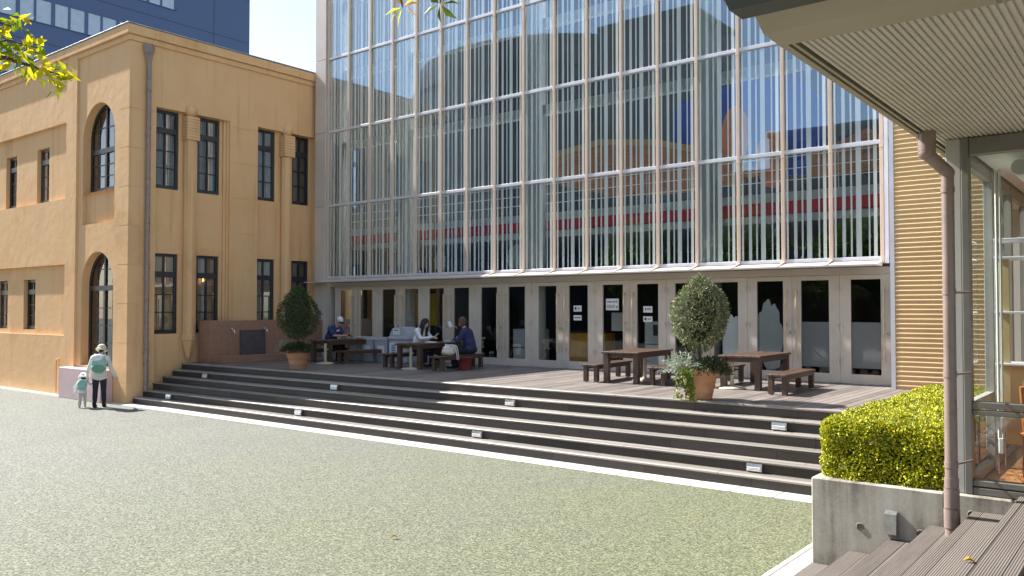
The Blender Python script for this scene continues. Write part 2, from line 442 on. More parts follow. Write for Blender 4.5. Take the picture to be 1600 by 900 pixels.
M['bronze'] = mat('bronze_window_frame', (.20, .19, .165), .4, .08, 4, metal=.35)
M['brick'] = brick_mat('wash_stand_tile', (.36, .20, .135), (.375, .21, .14), (.31, .175, .12), .16, .08, .006, .55, ('Y', 'Z'))
M['slate'] = mat('slate_panel', (.075, .065, .07), .6, .2, 5)
M['table'] = mat('stained_table_timber', (.085, .045, .028), .42, .45, 3, .4, 25, stretch=(12, 1.2, 12), stain=(.12, .075, .052))
M['terracotta'] = mat('terracotta', (.50, .235, .125), .8, .16, 5, .3, 40, stain=(.58, .36, .24))
M['soil'] = mat('soil', (.04, .03, .02), .95, .3, 20, .5)
M['bark'] = mat('bark', (.10, .075, .055), .9, .3, 12, .7, 40)
M['cream'] = mat('cream_painted_metal', (.56, .49, .39), .5, .1, 6, stain=(.5, .43, .33))
M['bin'] = mat('grey_bin_plastic', (.47, .48, .52), .5, .05, 3)
M['bin_dark'] = mat('bin_opening', (.08, .08, .09), .6, .1, 3)
M['paper'] = mat('white_paper', (.80, .80, .78), .8, .03, 8)
M['ink'] = mat('dark_ink', (.06, .06, .08), .8, .1, 8)
M['ink_blue'] = mat('blue_ink', (.10, .20, .38), .8, .1, 8)
M['ink_green'] = mat('green_ink', (.25, .34, .16), .8, .1, 8)
M['film'] = mat('frosted_film', (.15, .16, .155), .7, .06, 1.5)
M['cutout'] = mat('cutout_board_back', (.66, .67, .66), .8, .05, 3)
M['skin'] = mat('skin', (.52, .30, .20), .55, .08, 9)
M['skin_light'] = mat('skin_light', (.60, .39, .29), .55, .08, 9)
M['eye'] = mat('eye', (.03, .02, .02), .3, .1, 9)
M['lip'] = mat('lip', (.42, .16, .13), .5, .1, 9)
M['hair_black'] = mat('black_hair', (.012, .010, .010), .4, .3, 20, .5, 70, stretch=(6, 6, .6))
M['hair_brown'] = mat('brown_hair', (.085, .035, .020), .4, .35, 20, .5, 70, stretch=(6, 6, .6))
M['navy'] = mat('navy_cotton', (.030, .045, .13), .9, .25, 9, .3, 30)
M['navy_knit'] = mat('navy_knit', (.030, .036, .105), .95, .25, 9, .5, 60)
M['white_cloth'] = mat('white_cloth', (.78, .78, .78), .9, .05, 8, .3, 25)
M['offwhite'] = mat('offwhite_linen', (.70, .67, .62), .9, .06, 8, .3, 25)
M['dark_denim'] = mat('dark_denim', (.022, .025, .04), .9, .25, 14, .3, 50)
M['black_cloth'] = mat('black_cloth', (.018, .018, .02), .9, .2, 9)
M['teal'] = mat('mint_fabric', (.30, .52, .47), .85, .08, 8, .2, 30)
M['teal_dark'] = mat('green_fabric', (.16, .32, .24), .85, .1, 8, .2, 30)
M['grey_trouser'] = mat('grey_trouser', (.55, .54, .50), .9, .08, 8)
M['red_plastic'] = mat('maroon_plastic', (.24, .045, .035), .5, .1, 5)
M['hat'] = mat('straw_hat', (.66, .60, .47), .9, .12, 30, .4, 60)
M['canvas'] = mat('canvas_bag', (.68, .64, .56), .9, .08, 9, .3, 30)
M['phone'] = mat('phone_black', (.03, .03, .035), .2, .1, 3)
M['cup'] = mat('cup_paper', (.42, .42, .33), .7, .1, 6)
M['orange_food'] = mat('orange_paper', (.62, .27, .12), .8, .1, 8)
M['blue_wall'] = mat('sky_tinted_grey_cladding', (.065, .11, .235), .5, .05, .4)  # grey cladding with the blue of the sky light put into its colour
M['blue_pane'] = mat('office_window_blind', (.42, .52, .64), .3, .06, 2)
M['conc_dark'] = mat('dark_facade_panels', (.035, .045, .06), .5, .2, .3)
M['conc_mid'] = mat('grey_facade', (.26, .26, .27), .7, .15, .4)
M['brown_fac'] = mat('brown_facade', (.16, .10, .075), .7, .2, .5)
M['pane_dark'] = mat('dark_office_pane', (.03, .045, .06), .6, .2, .5)
M['timber_floor'] = mat('orange_timber_floor', (.50, .22, .075), .35, .2, 3, stretch=(1, 8, 1))
M['chair_wood'] = mat('orange_chair_wood', (.48, .15, .03), .4, .2, 5)
M['tan_board'] = mat('tan_board', (.62, .44, .22), .6, .08, 3)
M['pink'] = mat('pinkish_step_plaster', (.56, .42, .43), .8, .07, 2, .2, 30)
M['yellow_int'] = mat('yellow_poster_panel', (.80, .66, .02), .6, .1, 2)
M['green_int'] = mat('green_poster_panel', (.42, .50, .03), .6, .15, 2)
M['orange_int'] = mat('orange_counter', (.80, .38, .03), .6, .15, 3)
def translucent_mat(name, col):
    m, nt, out = nodes(name)
    t = N(nt, 'ShaderNodeBsdfTranslucent'); t.inputs['Color'].default_value = (*col, 1)
    nt.links.new(t.outputs[0], out.inputs['Surface'])
    return m
M['added_daylight'] = translucent_mat('added_opal_sheet', (.92, .93, .93))  # for the unseen roof sheet added to pass daylight into the hall
M['lamp'] = emit_mat('warm_wall_lamp', (1, .55, .16), 1.6)
M['leaf_hedge'] = leaf_mat('hedge_leaves', [(.07, .11, .008), (.26, .30, .012), (.56, .55, .018), (.78, .70, .03)], .22, .5)
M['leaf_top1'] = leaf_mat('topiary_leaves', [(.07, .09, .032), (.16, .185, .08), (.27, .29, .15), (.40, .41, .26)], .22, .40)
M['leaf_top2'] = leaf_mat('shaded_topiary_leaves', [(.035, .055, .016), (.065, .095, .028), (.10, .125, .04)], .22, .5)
M['leaf_dark'] = leaf_mat('dark_underplanting_leaves', [(.025, .045, .014), (.045, .07, .022), (.07, .09, .035)], .25, .4)
M['leaf_silver'] = leaf_mat('silver_leaves', [(.20, .26, .19), (.30, .36, .28), (.38, .42, .33)], .25)
M['leaf_ivy'] = leaf_mat('ivy_leaves', [(.10, .17, .02), (.17, .24, .03), (.24, .28, .06)], .35)
M['leaf_red'] = leaf_mat('pink_flower', [(.55, .13, .08), (.6, .25, .18)], .3)
M['leaf_tree'] = leaf_mat('autumn_leaves', [(.12, .20, .008), (.30, .36, .008), (.50, .46, .01), (.56, .50, .012), (.58, .42, .012)], .6)
M['leaf_treegreen'] = leaf_mat('green_tree_leaves', [(.045, .09, .012), (.08, .13, .015), (.14, .18, .02)], .4)
M['leaf_treegold'] = leaf_mat('golden_tree_leaves', [(.60, .55, .01), (.70, .45, .01), (.70, .28, .01)], .6)
M['leaf_fallen'] = mat('fallen_leaf', (.60, .36, .03), .6, .2, 20)

# ------------------------------------------------------------------ key dimensions (metres)
DECK = 1.0          # terrace level
Y_STEP = 11.35      # front of the bottom step
TREAD = .28
Y_DECK = Y_STEP + 5 * TREAD
Y_GLASS = 17.35
X_TAN, Y_TAN = -21.79, 11.17     # corner of the old stucco building

# ------------------------------------------------------------------ ground, paving, terrace
mb = MB()
mb.face([(-220, -220, 0), (220, -220, 0), (220, 220, 0), (-220, 220, 0)])
tag(mb.build('ground', M['ground']), kind='structure')
mb = MB()
mb.box(-40, -2.66, 10.93, Y_STEP - .002, -.03, .006)
tag(mb.build('paving', M['paver']), kind='structure')
mb = MB()
mb.box(-3.06, -2.655, -12, 10.925, -.03, .006)
tag(mb.build('side_paving', M['paver']), kind='structure')

# main terrace: decking and five steps
mb = MB()
mb.box(X_TAN + .005, -1.2, Y_DECK + .15, Y_GLASS + .12, .93, DECK)
tag(mb.build('terrace_deck', M['deck']), kind='structure')
mb = MB(); mr = MB()
for i in range(6):
    z = (i + 1) / 6
    y = Y_STEP + TREAD * i
    x0 = X_TAN - .16 if i == 0 else X_TAN + .005
    if i == 0:   # bottom step runs slightly past the corner of the old building
        mr.box(X_TAN - .02, -2.66, y, y + TREAD, 0, z - .035)
        mb.bevbox(X_TAN - .03, -2.66, y - .02, y + TREAD + .01, z - .034, z, .008)
    else:
        mr.box(X_TAN + .005, -2.66, y, y + TREAD, 0, z - .035)
        d = .15 if i == 5 else TREAD + .01
        mb.bevbox(X_TAN + .005, -2.66, y - .02, y + d, z - .034, z, .008)
tag(mb.build('terrace_treads', M['tread']), kind='structure')
tag(mr.build('terrace_risers', M['riser']), kind='structure')

# deck and steps on the photographer's side
mt = MB(); mr = MB(); mt.mi = 0
for i in range(6):
    mt.mi = 0 if i < 4 else 1
    z = (i + 1) / 6; x = -2.65 + .333 * i
    mr.box(x + .02, x + .36, -10, 7.84, 0, z - .036)
    mt.bevbox(x, x + (.315 if i < 5 else .29), -10, 7.84, z - .035, z, .006)
tag(mt.build('side_treads', [M['plain_tread'], M['grey_tread']]), kind='structure')
tag(mr.build('side_risers', M['riser']), kind='structure')
mb = MB(); mb.box(-.975 + .30 + .006, 9, -10, 7.84, .95, DECK)
tag(mb.build('side_deck', M['grey_deck']), kind='structure')

# ------------------------------------------------------------------ relief walls
def relief(mb, P, us, zs, depth):
    """wall surface whose cells (us x zs) stand at depth(u, z); None leaves a hole"""
    us = sorted(set(round(u, 4) for u in us)); zs = sorted(set(round(z, 4) for z in zs))
    D = {}
    for i in range(len(us) - 1):
        for j in range(len(zs) - 1):
            d = depth((us[i] + us[i + 1]) / 2, (zs[j] + zs[j + 1]) / 2); D[i, j] = d
            if d is not None:
                mb.face([P(us[i], d, zs[j]), P(us[i + 1], d, zs[j]), P(us[i + 1], d, zs[j + 1]), P(us[i], d, zs[j + 1])])
    for (i, j), d in D.items():
        for (a, b), q in (((i + 1, j), 0), ((i, j + 1), 1)):
            if (a, b) not in D: continue
            e = D[a, b]
            if e is None or d is None or abs(e - d) < 1e-6: continue
            if q == 0: mb.face([P(us[a], d, zs[j]), P(us[a], e, zs[j]), P(us[a], e, zs[j + 1]), P(us[a], d, zs[j + 1])])
            else: mb.face([P(us[i], d, zs[b]), P(us[i + 1], d, zs[b]), P(us[i + 1], e, zs[b]), P(us[i], e, zs[b])])

def fbox(mb, P, u0, u1, d0, d1, z0, z1):
    mb.hexa([P(u0, d0, z0), P(u1, d0, z0), P(u1, d1, z0), P(u0, d1, z0), P(u0, d0, z1), P(u1, d0, z1), P(u1, d1, z1), P(u0, d1, z1)])

PR = lambda u, d, z: (X_TAN + d, u, z)      # wall facing the terrace (u = y)
PF = lambda u, d, z: (u, Y_TAN - d, z)      # wall facing the square (u = x)

tan = empty('stucco_building', (X_TAN - 4, Y_TAN + 4, 0), label='two storey ochre stucco building with arched corner windows and dark casements', cat='building')

def casement(P, u0, u1, z0, z1, d, curtain=True, cols=2, rows=3, top=.24, white=None, lamp=False):
    """dark timber casement with a two-light transom above"""
    w = MB(); f = .07
    fbox(w, P, u0, u0 + f, d, d + .07, z0, z1); fbox(w, P, u1 - f, u1, d, d + .07, z0, z1)
    fbox(w, P, u0 + f, u1 - f, d, d + .07, z0, z0 + .1); fbox(w, P, u0 + f, u1 - f, d, d + .07, z1 - f, z1)
    zt = z1 - top * (z1 - z0)
    fbox(w, P, u0 + f, u1 - f, d + .01, d + .09, zt - .11, zt + .04)
    n = cols
    for k in range(1, n):
        x = u0 + f + (u1 - u0 - 2 * f) * k / n
        fbox(w, P, x - .022, x + .022, d + .005, d + .06, z0 + .1, zt - .11)
        fbox(w, P, x - .022, x + .022, d + .005, d + .06, zt + .04, z1 - f)
    for k in range(1, rows):
        z = z0 + .1 + (zt - .21 - z0) * k / rows
        fbox(w, P, u0 + f, u1 - f, d + .012, d + .05, z - .014, z + .014)
    fr = w.build('window', M['dark_frame'], tan)
    g = MB(); g.face([P(u0 + .03, d + .025, z0 + .03), P(u1 - .03, d + .025, z0 + .03), P(u1 - .03, d + .025, z1 - .03), P(u0 + .03, d + .025, z1 - .03)])
    g.build('pane', M['win_glass'], fr)
    b = MB(); b.face([P(u0, d - .095, z0), P(u1, d - .095, z0), P(u1, d - .095, z1), P(u0, d - .095, z1)])
    b.build('unlit_room_sheet', M['black_room'], fr)  # dark sheet, its colour stands in for shade in the room behind
    if curtain:
        c = MB(); nn = 36
        for k in range(nn):
            a0, a1 = k / nn, (k + 1) / nn
            if .42 < a0 < .52: continue
            dd = lambda a: d - .05 + .022 * math.sin(a * 60)
            c.face([P(u0 + .05 + (u1 - u0 - .1) * a0, dd(a0), z0 + .05), P(u0 + .05 + (u1 - u0 - .1) * a1, dd(a1), z0 + .05),
                    P(u0 + .05 + (u1 - u0 - .1) * a1, dd(a1), z1 - .05), P(u0 + .05 + (u1 - u0 - .1) * a0, dd(a0), z1 - .05)])
        c.build('curtain', M['curtain'], fr, fixn=False)
    if white:
        c = MB()
        for k in range(6):
            a0 = white + .03 * k; dd = lambda a: d - .018 + .012 * math.sin(a * 90)
            c.face([P(u0 + (u1 - u0) * a0, dd(a0), z0 + .1), P(u0 + (u1 - u0) * (a0 + .03), dd(a0 + .03), z0 + .1),
                    P(u0 + (u1 - u0) * (a0 + .03), dd(a0 + .03), z1 - .08), P(u0 + (u1 - u0) * a0, dd(a0), z1 - .08)])
        c.build('white_curtain', M['curtain_white'], fr, fixn=False)
    if lamp:
        l = MB(); q = P(u0 + .42 * (u1 - u0), d - .04, z0 + 1.52); l.ball(q, (.03, .05, .085)); l.build('lamp', M['lamp'], fr)
    return fr

# wall towards the terrace
W = MB()
bays = [(11.93, 14.07), (15.18, 17.36)]
wins = [(11.95, 12.69), (13.27, 13.98), (15.2, 15.92), (16.57, 17.22)]
def dR(u, z):
    for a, b in wins:
        if a < u < b and (5.85 < z < 8.05 or 1.82 < z < 4.05): return -.36
    for a, b in bays:
        if a < u < b and z < 8.06: return -.15 if (4.05 < z < 5.85) else -.17
    if 14.07 < u < 14.3 and z < 8.06: return -.10 if u < 14.15 else (-.055 if u < 14.22 else 0)
    for zj in (.55, 1.6, 2.65, 3.7, 4.75, 5.8, 6.85, 7.9):
        if abs(z - zj) < .008 and (u < 11.93 or 14.3 < u < 15.18): return -.012
    return 0
us = [Y_TAN, 11.93, 14.07, 14.15, 14.22, 14.3, 15.18, 17.36, 17.55] + [v for w in wins for v in w]
zs = [0, 1.82, 4.05, 5.85, 8.05, 8.06, 9.87] + [zj + s for zj in (.55, 1.6, 2.65, 3.7, 4.75, 5.8, 6.85, 7.9) for s in (-.007, .007)]
relief(W, PR, us, zs, dR)
# wall towards the square
arches = [(-24.4, -22.55, 5.79, 8.28), (-24.4, -22.55, .93, 4.11)]
sq = [(-27.65, -26.8, 5.76, 7.45), (-29.98, -29.16, 5.76, 7.45), (-32.3, -31.5, 5.76, 7.45), (-28.5, -27.66, 1.87, 3.43), (-30.6, -29.72, 1.87, 3.43), (-32.8, -31.9, 1.87, 3.43)]
def dF(u, z):
    for a, b, c, d in arches:
        if a < u < b and c < z < d + .1: return None
    for a, b, c, d in sq:
        if a < u < b and c < z < d: return -.36
    if -24.4 < u < -22.55 and 4.9 < z < 5.79: return -.1
    if u > -24.7: 
        for zj in (.55, 1.6, 2.65, 3.7, 4.75, 5.8, 6.85, 7.9):
            if abs(z - zj) < .008 and u > -22.3: return -.012
        return 0
    if u > -25.34: return .055
    if 5.75 < z < 8.0 or 1.74 < z < 3.82: return -.10
    return 0
us = [-38, -25.34, -24.7, -24.4, -22.55, -22.3, X_TAN] + [v for q in sq for v in q[:2]]
zs = [0, .93, 1.74, 1.87, 3.43, 3.82, 4.21, 4.9, 5.75, 5.76, 5.79, 7.45, 8.0, 8.38, 9.87] + [zj + s for zj in (.55, 1.6, 2.65, 3.7, 4.75, 5.8, 6.85, 7.9) for s in (-.007, .007)]
relief(W, PF, us, zs, dF)
def arch_curve(u0, u1, ztop, n=22):
    r = (u1 - u0) / 2; c = (u0 + u1) / 2; h = r * 1.04
    return [(c - r * math.cos(math.pi * k / n), ztop - h + h * math.sin(math.pi * k / n)) for k in range(n + 1)]
REC = -.22
for a, b, z0, z1 in arches:
    cv = arch_curve(a, b, z1); zt = z1 + .1
    for (ua, za), (ub, zb) in zip(cv[:-1], cv[1:]):
        W.face([PF(ua, 0, za), PF(ub, 0, zb), PF(ub, 0, zt), PF(ua, 0, zt)])
        W.face([PF(ua, 0, za), PF(ub, 0, zb), PF(ub, REC - .12, zb), PF(ua, REC - .12, za)])
    zs_ = cv[0][1]
    for u in (a, b): W.face([PF(u, 0, z0), PF(u, 0, zs_), PF(u, REC - .12, zs_), PF(u, REC - .12, z0)])
    W.face([PF(a, 0, z0), PF(b, 0, z0), PF(b, REC - .12, z0), PF(a, REC - .12, z0)])
W.box(-38, X_TAN - .5, Y_TAN + .5, 32, 0, 9.8)
W.build('wall', M['stucco'], tan, weld=True)
W = MB()
W.bevbox(-38.2, X_TAN + .05, Y_TAN - .045, 32, 9.72, 9.87, .01)
W.bevbox(-38.2, X_TAN + .115, Y_TAN - .11, 32.1, 9.872, 10.13, .012)
W.build('cornice', M['stucco'], tan)
W = MB(); W.bevbox(-38.2, X_TAN + .135, Y_TAN - .13, 32.1, 10.132, 10.165, .006)
W.build('coping', M['coping'], tan)

for k, (a, b) in enumerate(wins):
    casement(PR, a, b, 5.86, 8.04, -.28, True, white=[.52, .62, .05, None][k])
    casement(PR, a, b, 1.83, 4.04, -.28, k > 1, rows=3, lamp=(k == 1), white=[None, .30, None, None][k])
for a, b, c, d in sq:
    casement(PF, a + .02, b - .02, c + .01, d - .01, -.28, True, rows=3, top=.22)
# arched windows
for a, b, z0, z1 in arches:
    w = MB(); d = REC; cv = arch_curve(a, b, z1); c = (a + b) / 2
    ins = arch_curve(a + .09, b - .09, z1 - .09)
    for k in range(len(cv) - 1):
        p = [cv[k], cv[k + 1], ins[k + 1], ins[k]]
        w.hexa([PF(p[0][0], d - .06, p[0][1]), PF(p[1][0], d - .06, p[1][1]), PF(p[2][0], d - .06, p[2][1]), PF(p[3][0], d - .06, p[3][1]),
                PF(p[0][0], d, p[0][1]), PF(p[1][0], d, p[1][1]), PF(p[2][0], d, p[2][1]), PF(p[3][0], d, p[3][1])])
    zs_ = cv[0][1]
    for u in (a, b - .09): fbox(w, PF, u, u + .09, d - .06, d, z0, zs_)
    fbox(w, PF, a + .09, b - .09, d - .06, d, z0, z0 + .14)
    zt = zs_ - .35 if z0 > 3 else zs_ - .05
    fbox(w, PF, a + .09, b - .09, d - .05, d + .02, zt - .07, zt + .07)
    fbox(w, PF, c - .05, c + .05, d - .05, d + .012, z0 + .14, zt - .07)
    fbox(w, PF, c - .04, c + .04, d - .05, d + .006, zt + .07, z1 - .09)
    for s in (-1, 1):
        x = c + s * (b - a) * .235
        h = z1 - .28
        fbox(w, PF, x - .014, x + .014, d - .045, d - .012, z0 + .14, zt - .07)
        fbox(w, PF, x - .014, x + .014, d - .045, d - .012, zt + .07, h)
    nr = 3 if z0 > 3 else 4
    for k in range(1, nr):
        z = z0 + .14 + (zt - .21 - z0) * k / nr
        fbox(w, PF, a + .09, b - .09, d - .044, d - .013, z - .014, z + .014)
    z = zt + .07 + (z1 - zt) * .45
    fbox(w, PF, a + .12, b - .12, d - .044, d - .013, z - .014, z + .014)
    fr = w.build('arched_window', M['dark_frame'], tan)
    g = MB(); poly = [(a + .02, z0 + .02), (b - .02, z0 + .02)] + list(reversed([(u * .98 + c * .02, z - .02) for u, z in cv]))
    g.face([PF(u, d - .03, z) for u, z in poly]); g.build('pane', M['win_glass'], fr)
    g = MB(); poly = [(a, z0), (b, z0)] + list(reversed(cv))
    g.face([PF(u, d - .118, z) for u, z in poly]); g.build('unlit_room_sheet', M['black_room'], fr)  # shade of the room behind is put into this dark sheet
    g = MB()
    for k in range(40):
        a0 = a + .1 + (b - a - .2) * k / 40; a1 = a0 + (b - a - .2) / 40
        if k % 13 in (4, 5): continue
        top = zs_ - .1 if z0 < 3 else zs_ + .2
        g.face([PF(a0, d - .08 + .015 * math.sin(k * 1.7), z0 + .15), PF(a1, d - .08 + .015 * math.sin(k * 1.7 + 1.7), z0 + .15), PF(a1, d - .08 + .015 * math.sin(k * 1.7 + 1.7), top), PF(a0, d - .08 + .015 * math.sin(k * 1.7), top)])
    if z0 > 3: g.build('curtain', M['curtain'], fr, fixn=False)
# engaged columns with blocky capitals and ball finials
for yc in (12.97, 16.27):
    w = MB(); c = (X_TAN - .06, yc, 0)
    w.lathe([(0, 1.12), (.05, 1.13), (.07, 1.2), (.17, 1.62), (.2, 1.64), (.2, 1.74), (.175, 1.78), (.165, 1.8), (.165, 7.28), (0, 7.28)], c, 8, smooth=False)
    for k in range(8):
        z = 7.28 + k * .083
        w.bevbox(c[0] - .2, c[0] + .2, yc - .2, yc + .2, z + .003, z + .079, .012)
    w.box(c[0] - .185, c[0] + .185, yc - .185, yc + .185, 7.285, 7.95)
    w.ball((c[0] + .03, yc, 8.13), (.19, .19, .19), n=18)
    w.build('column', M['stucco'], tan)
# downspout with hopper head
w = MB(); px, py = X_TAN + .09, 11.66
w.tube((px, py, .3), (px, py, 9.28), .062, n=14)
w.lathe([(.062, 9.2), (.075, 9.22), (.09, 9.3), (.11, 9.42), (.14, 9.46), (.15, 9.6), (.165, 9.62), (.165, 9.68), (.12, 9.68)], (px, py, 0), 4, smooth=False)
for z in (1.3, 2.4, 3.6, 4.8, 6.0, 7.2, 8.4): w.lathe([(.062, z), (.072, z + .005), (.072, z + .05), (.062, z + .055)], (px, py, 0), 14)
w.build('downspout', M['pipe'], tan)
# thin tan pipe rail on the wall to the square
w = MB(); M_ = .02
w.path([(-25.77, Y_TAN - .06, .05), (-25.77, Y_TAN - .06, 1.02), (-25.6, Y_TAN - .06, 1.06), (-25.42, Y_TAN - .1, .12)], .022, 8)
tag(w.build('pipe_rail', M['stucco'], None), 'thin ochre painted pipe bracket standing against the sunlit stucco wall', 'pipe')
w = MB(); w.bevbox(-24.98, -22.5, Y_TAN - .34, Y_TAN - .004, 0, .86, .012)
st_ = tag(w.build('doorstep_block', M['pink'], None), 'low pinkish plaster block below the arched corner window', 'block')

# wash stand in the corner
fo = empty('wash_stand', (-21.3, 15, DECK), label='brown tiled outdoor wash stand with two taps and a dark slate panel', cat='wash stand')
w = MB(); w.bevbox(X_TAN + .01, -21.2, 13.25, 17.2, DECK, 2.18, .008); w.build('back_wall', M['brick'], fo)
w = MB()
w.bevbox(-21.198, -20.62, 13.3, 13.45, DECK, 1.2, .008); w.bevbox(-20.77, -20.62, 13.452, 15.5, DECK, 1.2, .008)
w.bevbox(-21.198, -20.62, 15.502, 15.65, DECK, 1.2, .008); w.box(-21.198, -20.772, 13.452, 15.5, DECK + .002, 1.06)
w.build('basin', M['brick'], fo)
w = MB(); Mx = Matrix.Translation((-21.19, 14.62, 1.08)) @ Matrix.Rotation(R(-4), 4, 'Y')
w.bevbox(.05, .09, -.42, .42, 0, .82, .006, Mx); w.build('slate_panel', M['slate'], fo)
for y in (13.9, 15.0, 16.76):
    w = MB(); z = 1.9
    w.tube((-21.2, y, z), (-21.08, y, z), .022); w.tube((-21.1, y, z), (-21.02, y, z + .02), .016); w.tube((-21.02, y, z + .02), (-20.99, y, z - .07), .014)
    w.tube((-21.12, y, z), (-21.12, y, z + .06), .012); w.tube((-21.12, y - .05, z + .06), (-21.12, y + .05, z + .06), .011)
    w.build('tap', M['chrome'], fo)

# ------------------------------------------------------------------ glass-fronted hall
BX0 = -21.07; BAY = .98; NB = 17
BX1 = BX0 + BAY * NB
levels = [3.5, 5.79, 8.15, 10.5, 12.86, 15.2]
hall = empty('glass_hall', (-12.7, 19, 0), label='tall hall with striped glass curtain wall, tan mullions and a row of beige doors', cat='building')
for i in range(NB + 1):
    x = BX0 + BAY * i; w = MB()
    w.bevbox(x - .035, x + .035, Y_GLASS - .08, Y_GLASS - .012, 3.4, 15.25, .006)
    for z in levels[1:-1]: w.bevbox(x - .040, x + .040, Y_GLASS - .086, Y_GLASS - .03, z - .11, z - .085, .004)
    w.build('mullion', M['mullion'], hall)
for z in levels:
    w = MB(); w.bevbox(BX0, BX1 + .12, Y_GLASS - .06, Y_GLASS + .06, z - .040, z + .040, .006); w.build('transom', M['transom'], hall)
pm = {}
for j in range(5):
    h = levels[j + 1] - levels[j] - .09
    w = MB(); w.face([(0, 0, 0), (BAY, 0, 0), (BAY, 0, h), (0, 0, h)])
    pm[j] = w.build('glass_pane', M['stripe_glass'], hall, local=True)
    for i in range(NB):
        o = pm[j] if i == 0 else pm[j].copy()
        if i: COL.objects.link(o); o.parent = hall
        o.location = Vector((BX0 + BAY * i, Y_GLASS, levels[j] + .045)) - hall.location
# narrow strip right of the last mullion
w = MB(); w.box(BX1 + .05, BX1 + .12, Y_GLASS - .09, Y_GLASS + .05, 3.4, 15.2); w.build('edge_trim', M['transom'], hall)
# beige end pier, stacked panels with open joints
w = MB()
zz = [DECK, 3.37, 3.385] + [l - .01 for l in levels[1:]]
for a, b in zip(zz[:-1], zz[1:]):
    if b - a < .1: continue
    w.bevbox(X_TAN + .16, BX0 - .05, Y_GLASS - .13, Y_GLASS + .3, a + .006, b - .006, .006)
w.box(X_TAN + .17, BX0 - .055, Y_GLASS - .10, Y_GLASS + .3, DECK, 15.2)
w.build('end_pier', M['panel'], hall)
# ledge over the doors: a folded tray per bay
w = MB()
for i in range(NB):
    x0 = BX0 + BAY * i + .002; x1 = x0 + BAY - .004
    ya, yb = Y_GLASS - .45, Y_GLASS - .08
    w.hexa([(x0, ya, 3.345), (x1, ya, 3.345), (x1, yb, 3.345), (x0, yb, 3.345), (x0, ya, 3.375), (x1, ya, 3.375), (x1, yb, 3.452), (x0, yb, 3.452)])
    w.hexa([(x0, ya, 3.376), (x0 + .03, ya, 3.376), (x0 + .03, yb, 3.453), (x0, yb, 3.453), (x0, ya, 3.386), (x0 + .03, ya, 3.386), (x0 + .03, yb, 3.50), (x0, yb, 3.50)])
w.box(X_TAN + .02, BX0, Y_GLASS - .45, Y_GLASS - .14, 3.345, 3.375)
w.build('ledge', M['panel'], hall)
# wall above and between the doors
YD = Y_GLASS + .12
w = MB(); w.box(BX0 - .2, BX1 + .16, YD + .005, YD + .12, 3.2, 3.344); w.build('lintel', M['panel'], hall)
def door(xc, handle_side, notice=None, film=False):
    """glazed door leaf, xc = centre of its glass"""
    hw = .475; gw = .285
    w = MB()
    if handle_side > 0: hl, hr = .499, .4735
    else: hl, hr = .4735, .499
    w.bevbox(xc - hl, xc - gw, YD, YD + .06, 1.01, 3.195, .005); w.bevbox(xc + gw, xc + hr, YD, YD + .06, 1.01, 3.195, .005)
    w.box(xc - gw, xc + gw, YD + .002, YD + .058, 1.01, 1.2); w.box(xc - gw, xc + gw, YD + .002, YD + .058, 3.10, 3.193)
    for z in (1.45, 2.15, 2.95):
        x = xc - handle_side * (hw - .012); w.tube((x, YD - .012, z - .06), (x, YD - .012, z + .06), .014, n=8)
    d = w.build('door', M['door'], hall)
    w = MB(); w.face([(xc - gw, YD + .03, 1.2), (xc + gw, YD + .03, 1.2), (xc + gw, YD + .03, 3.1), (xc - gw, YD + .03, 3.1)]); w.build('pane', M['door_glass'], d)
    x = xc + handle_side * (gw + .075)
    w = MB(); w.bevbox(x - .02, x + .02, YD - .10, YD - .065, 1.42, 2.93, .008); w.build('handle', M['handle'], d)
    for z in (1.5, 2.18, 2.87): w = MB(); w.tube((x, YD - .07, z), (x, YD + .002, z), .013, n=8); w.build('handle_bracket', M['steel'], d)
    w = MB(); w.tube((xc + handle_side * (hw - .05), YD - .03, 2.02), (xc + handle_side * (hw - .05), YD + .002, 2.02), .022, n=10)
    w.build('lock', M['steel'], d)
    if film:
        w = MB(); w.face([(xc - gw + .005, YD + .024, 1.32), (xc + gw - .005, YD + .024, 1.32), (xc + gw - .005, YD + .024, 2.24), (xc - gw + .005, YD + .024, 2.24)])
        w.build('frosted_film', M['film'], d)
    for nt_ in (notice or []):
        dx, z, nw, nh, marks = nt_
        w = MB(); y = YD + .022
        w.box(xc + dx - nw / 2, xc + dx + nw / 2, y, y + .004, z - nh / 2, z + nh / 2)
        w.mi = 1
        for (a, b, c, e, mi) in marks:   # dark marks printed on the sheet
            w.mi = mi; w.box(xc + dx + a * nw, xc + dx + b * nw, y - .002, y - .0005, z + c * nh, z + e * nh)
        w.build('notice', [M['paper'], M['ink'], M['ink_blue'], M['ink_green']], d)
arrow = [(-.36, -.14, -.2, .25, 1), (-.02, .36, .06, .13, 1), (-.02, .30, -.12, -.05, 1)]
arrow2 = [(-.30, -.18, -.1, .2, 1), (-.08, .36, -.02, .14, 1)]
smallprint = [(-.4, .4, -.06, .10, 1)]
big = [(-.4, -.3, .16, .30, 2), (-.27, -.18, .14, .28, 2), (-.15, -.04, .16, .28, 2), (0, .1, .16, .28, 3), (.14, .22, .14, .3, 2), (.27, .37, .16, .32, 2), (-.42, .22, -.09, -.05, 1), (-.42, .22, -.2, -.16, 1), (-.42, .2, -.31, -.27, 1), (.3, .42, -.34, -.12, 3)]
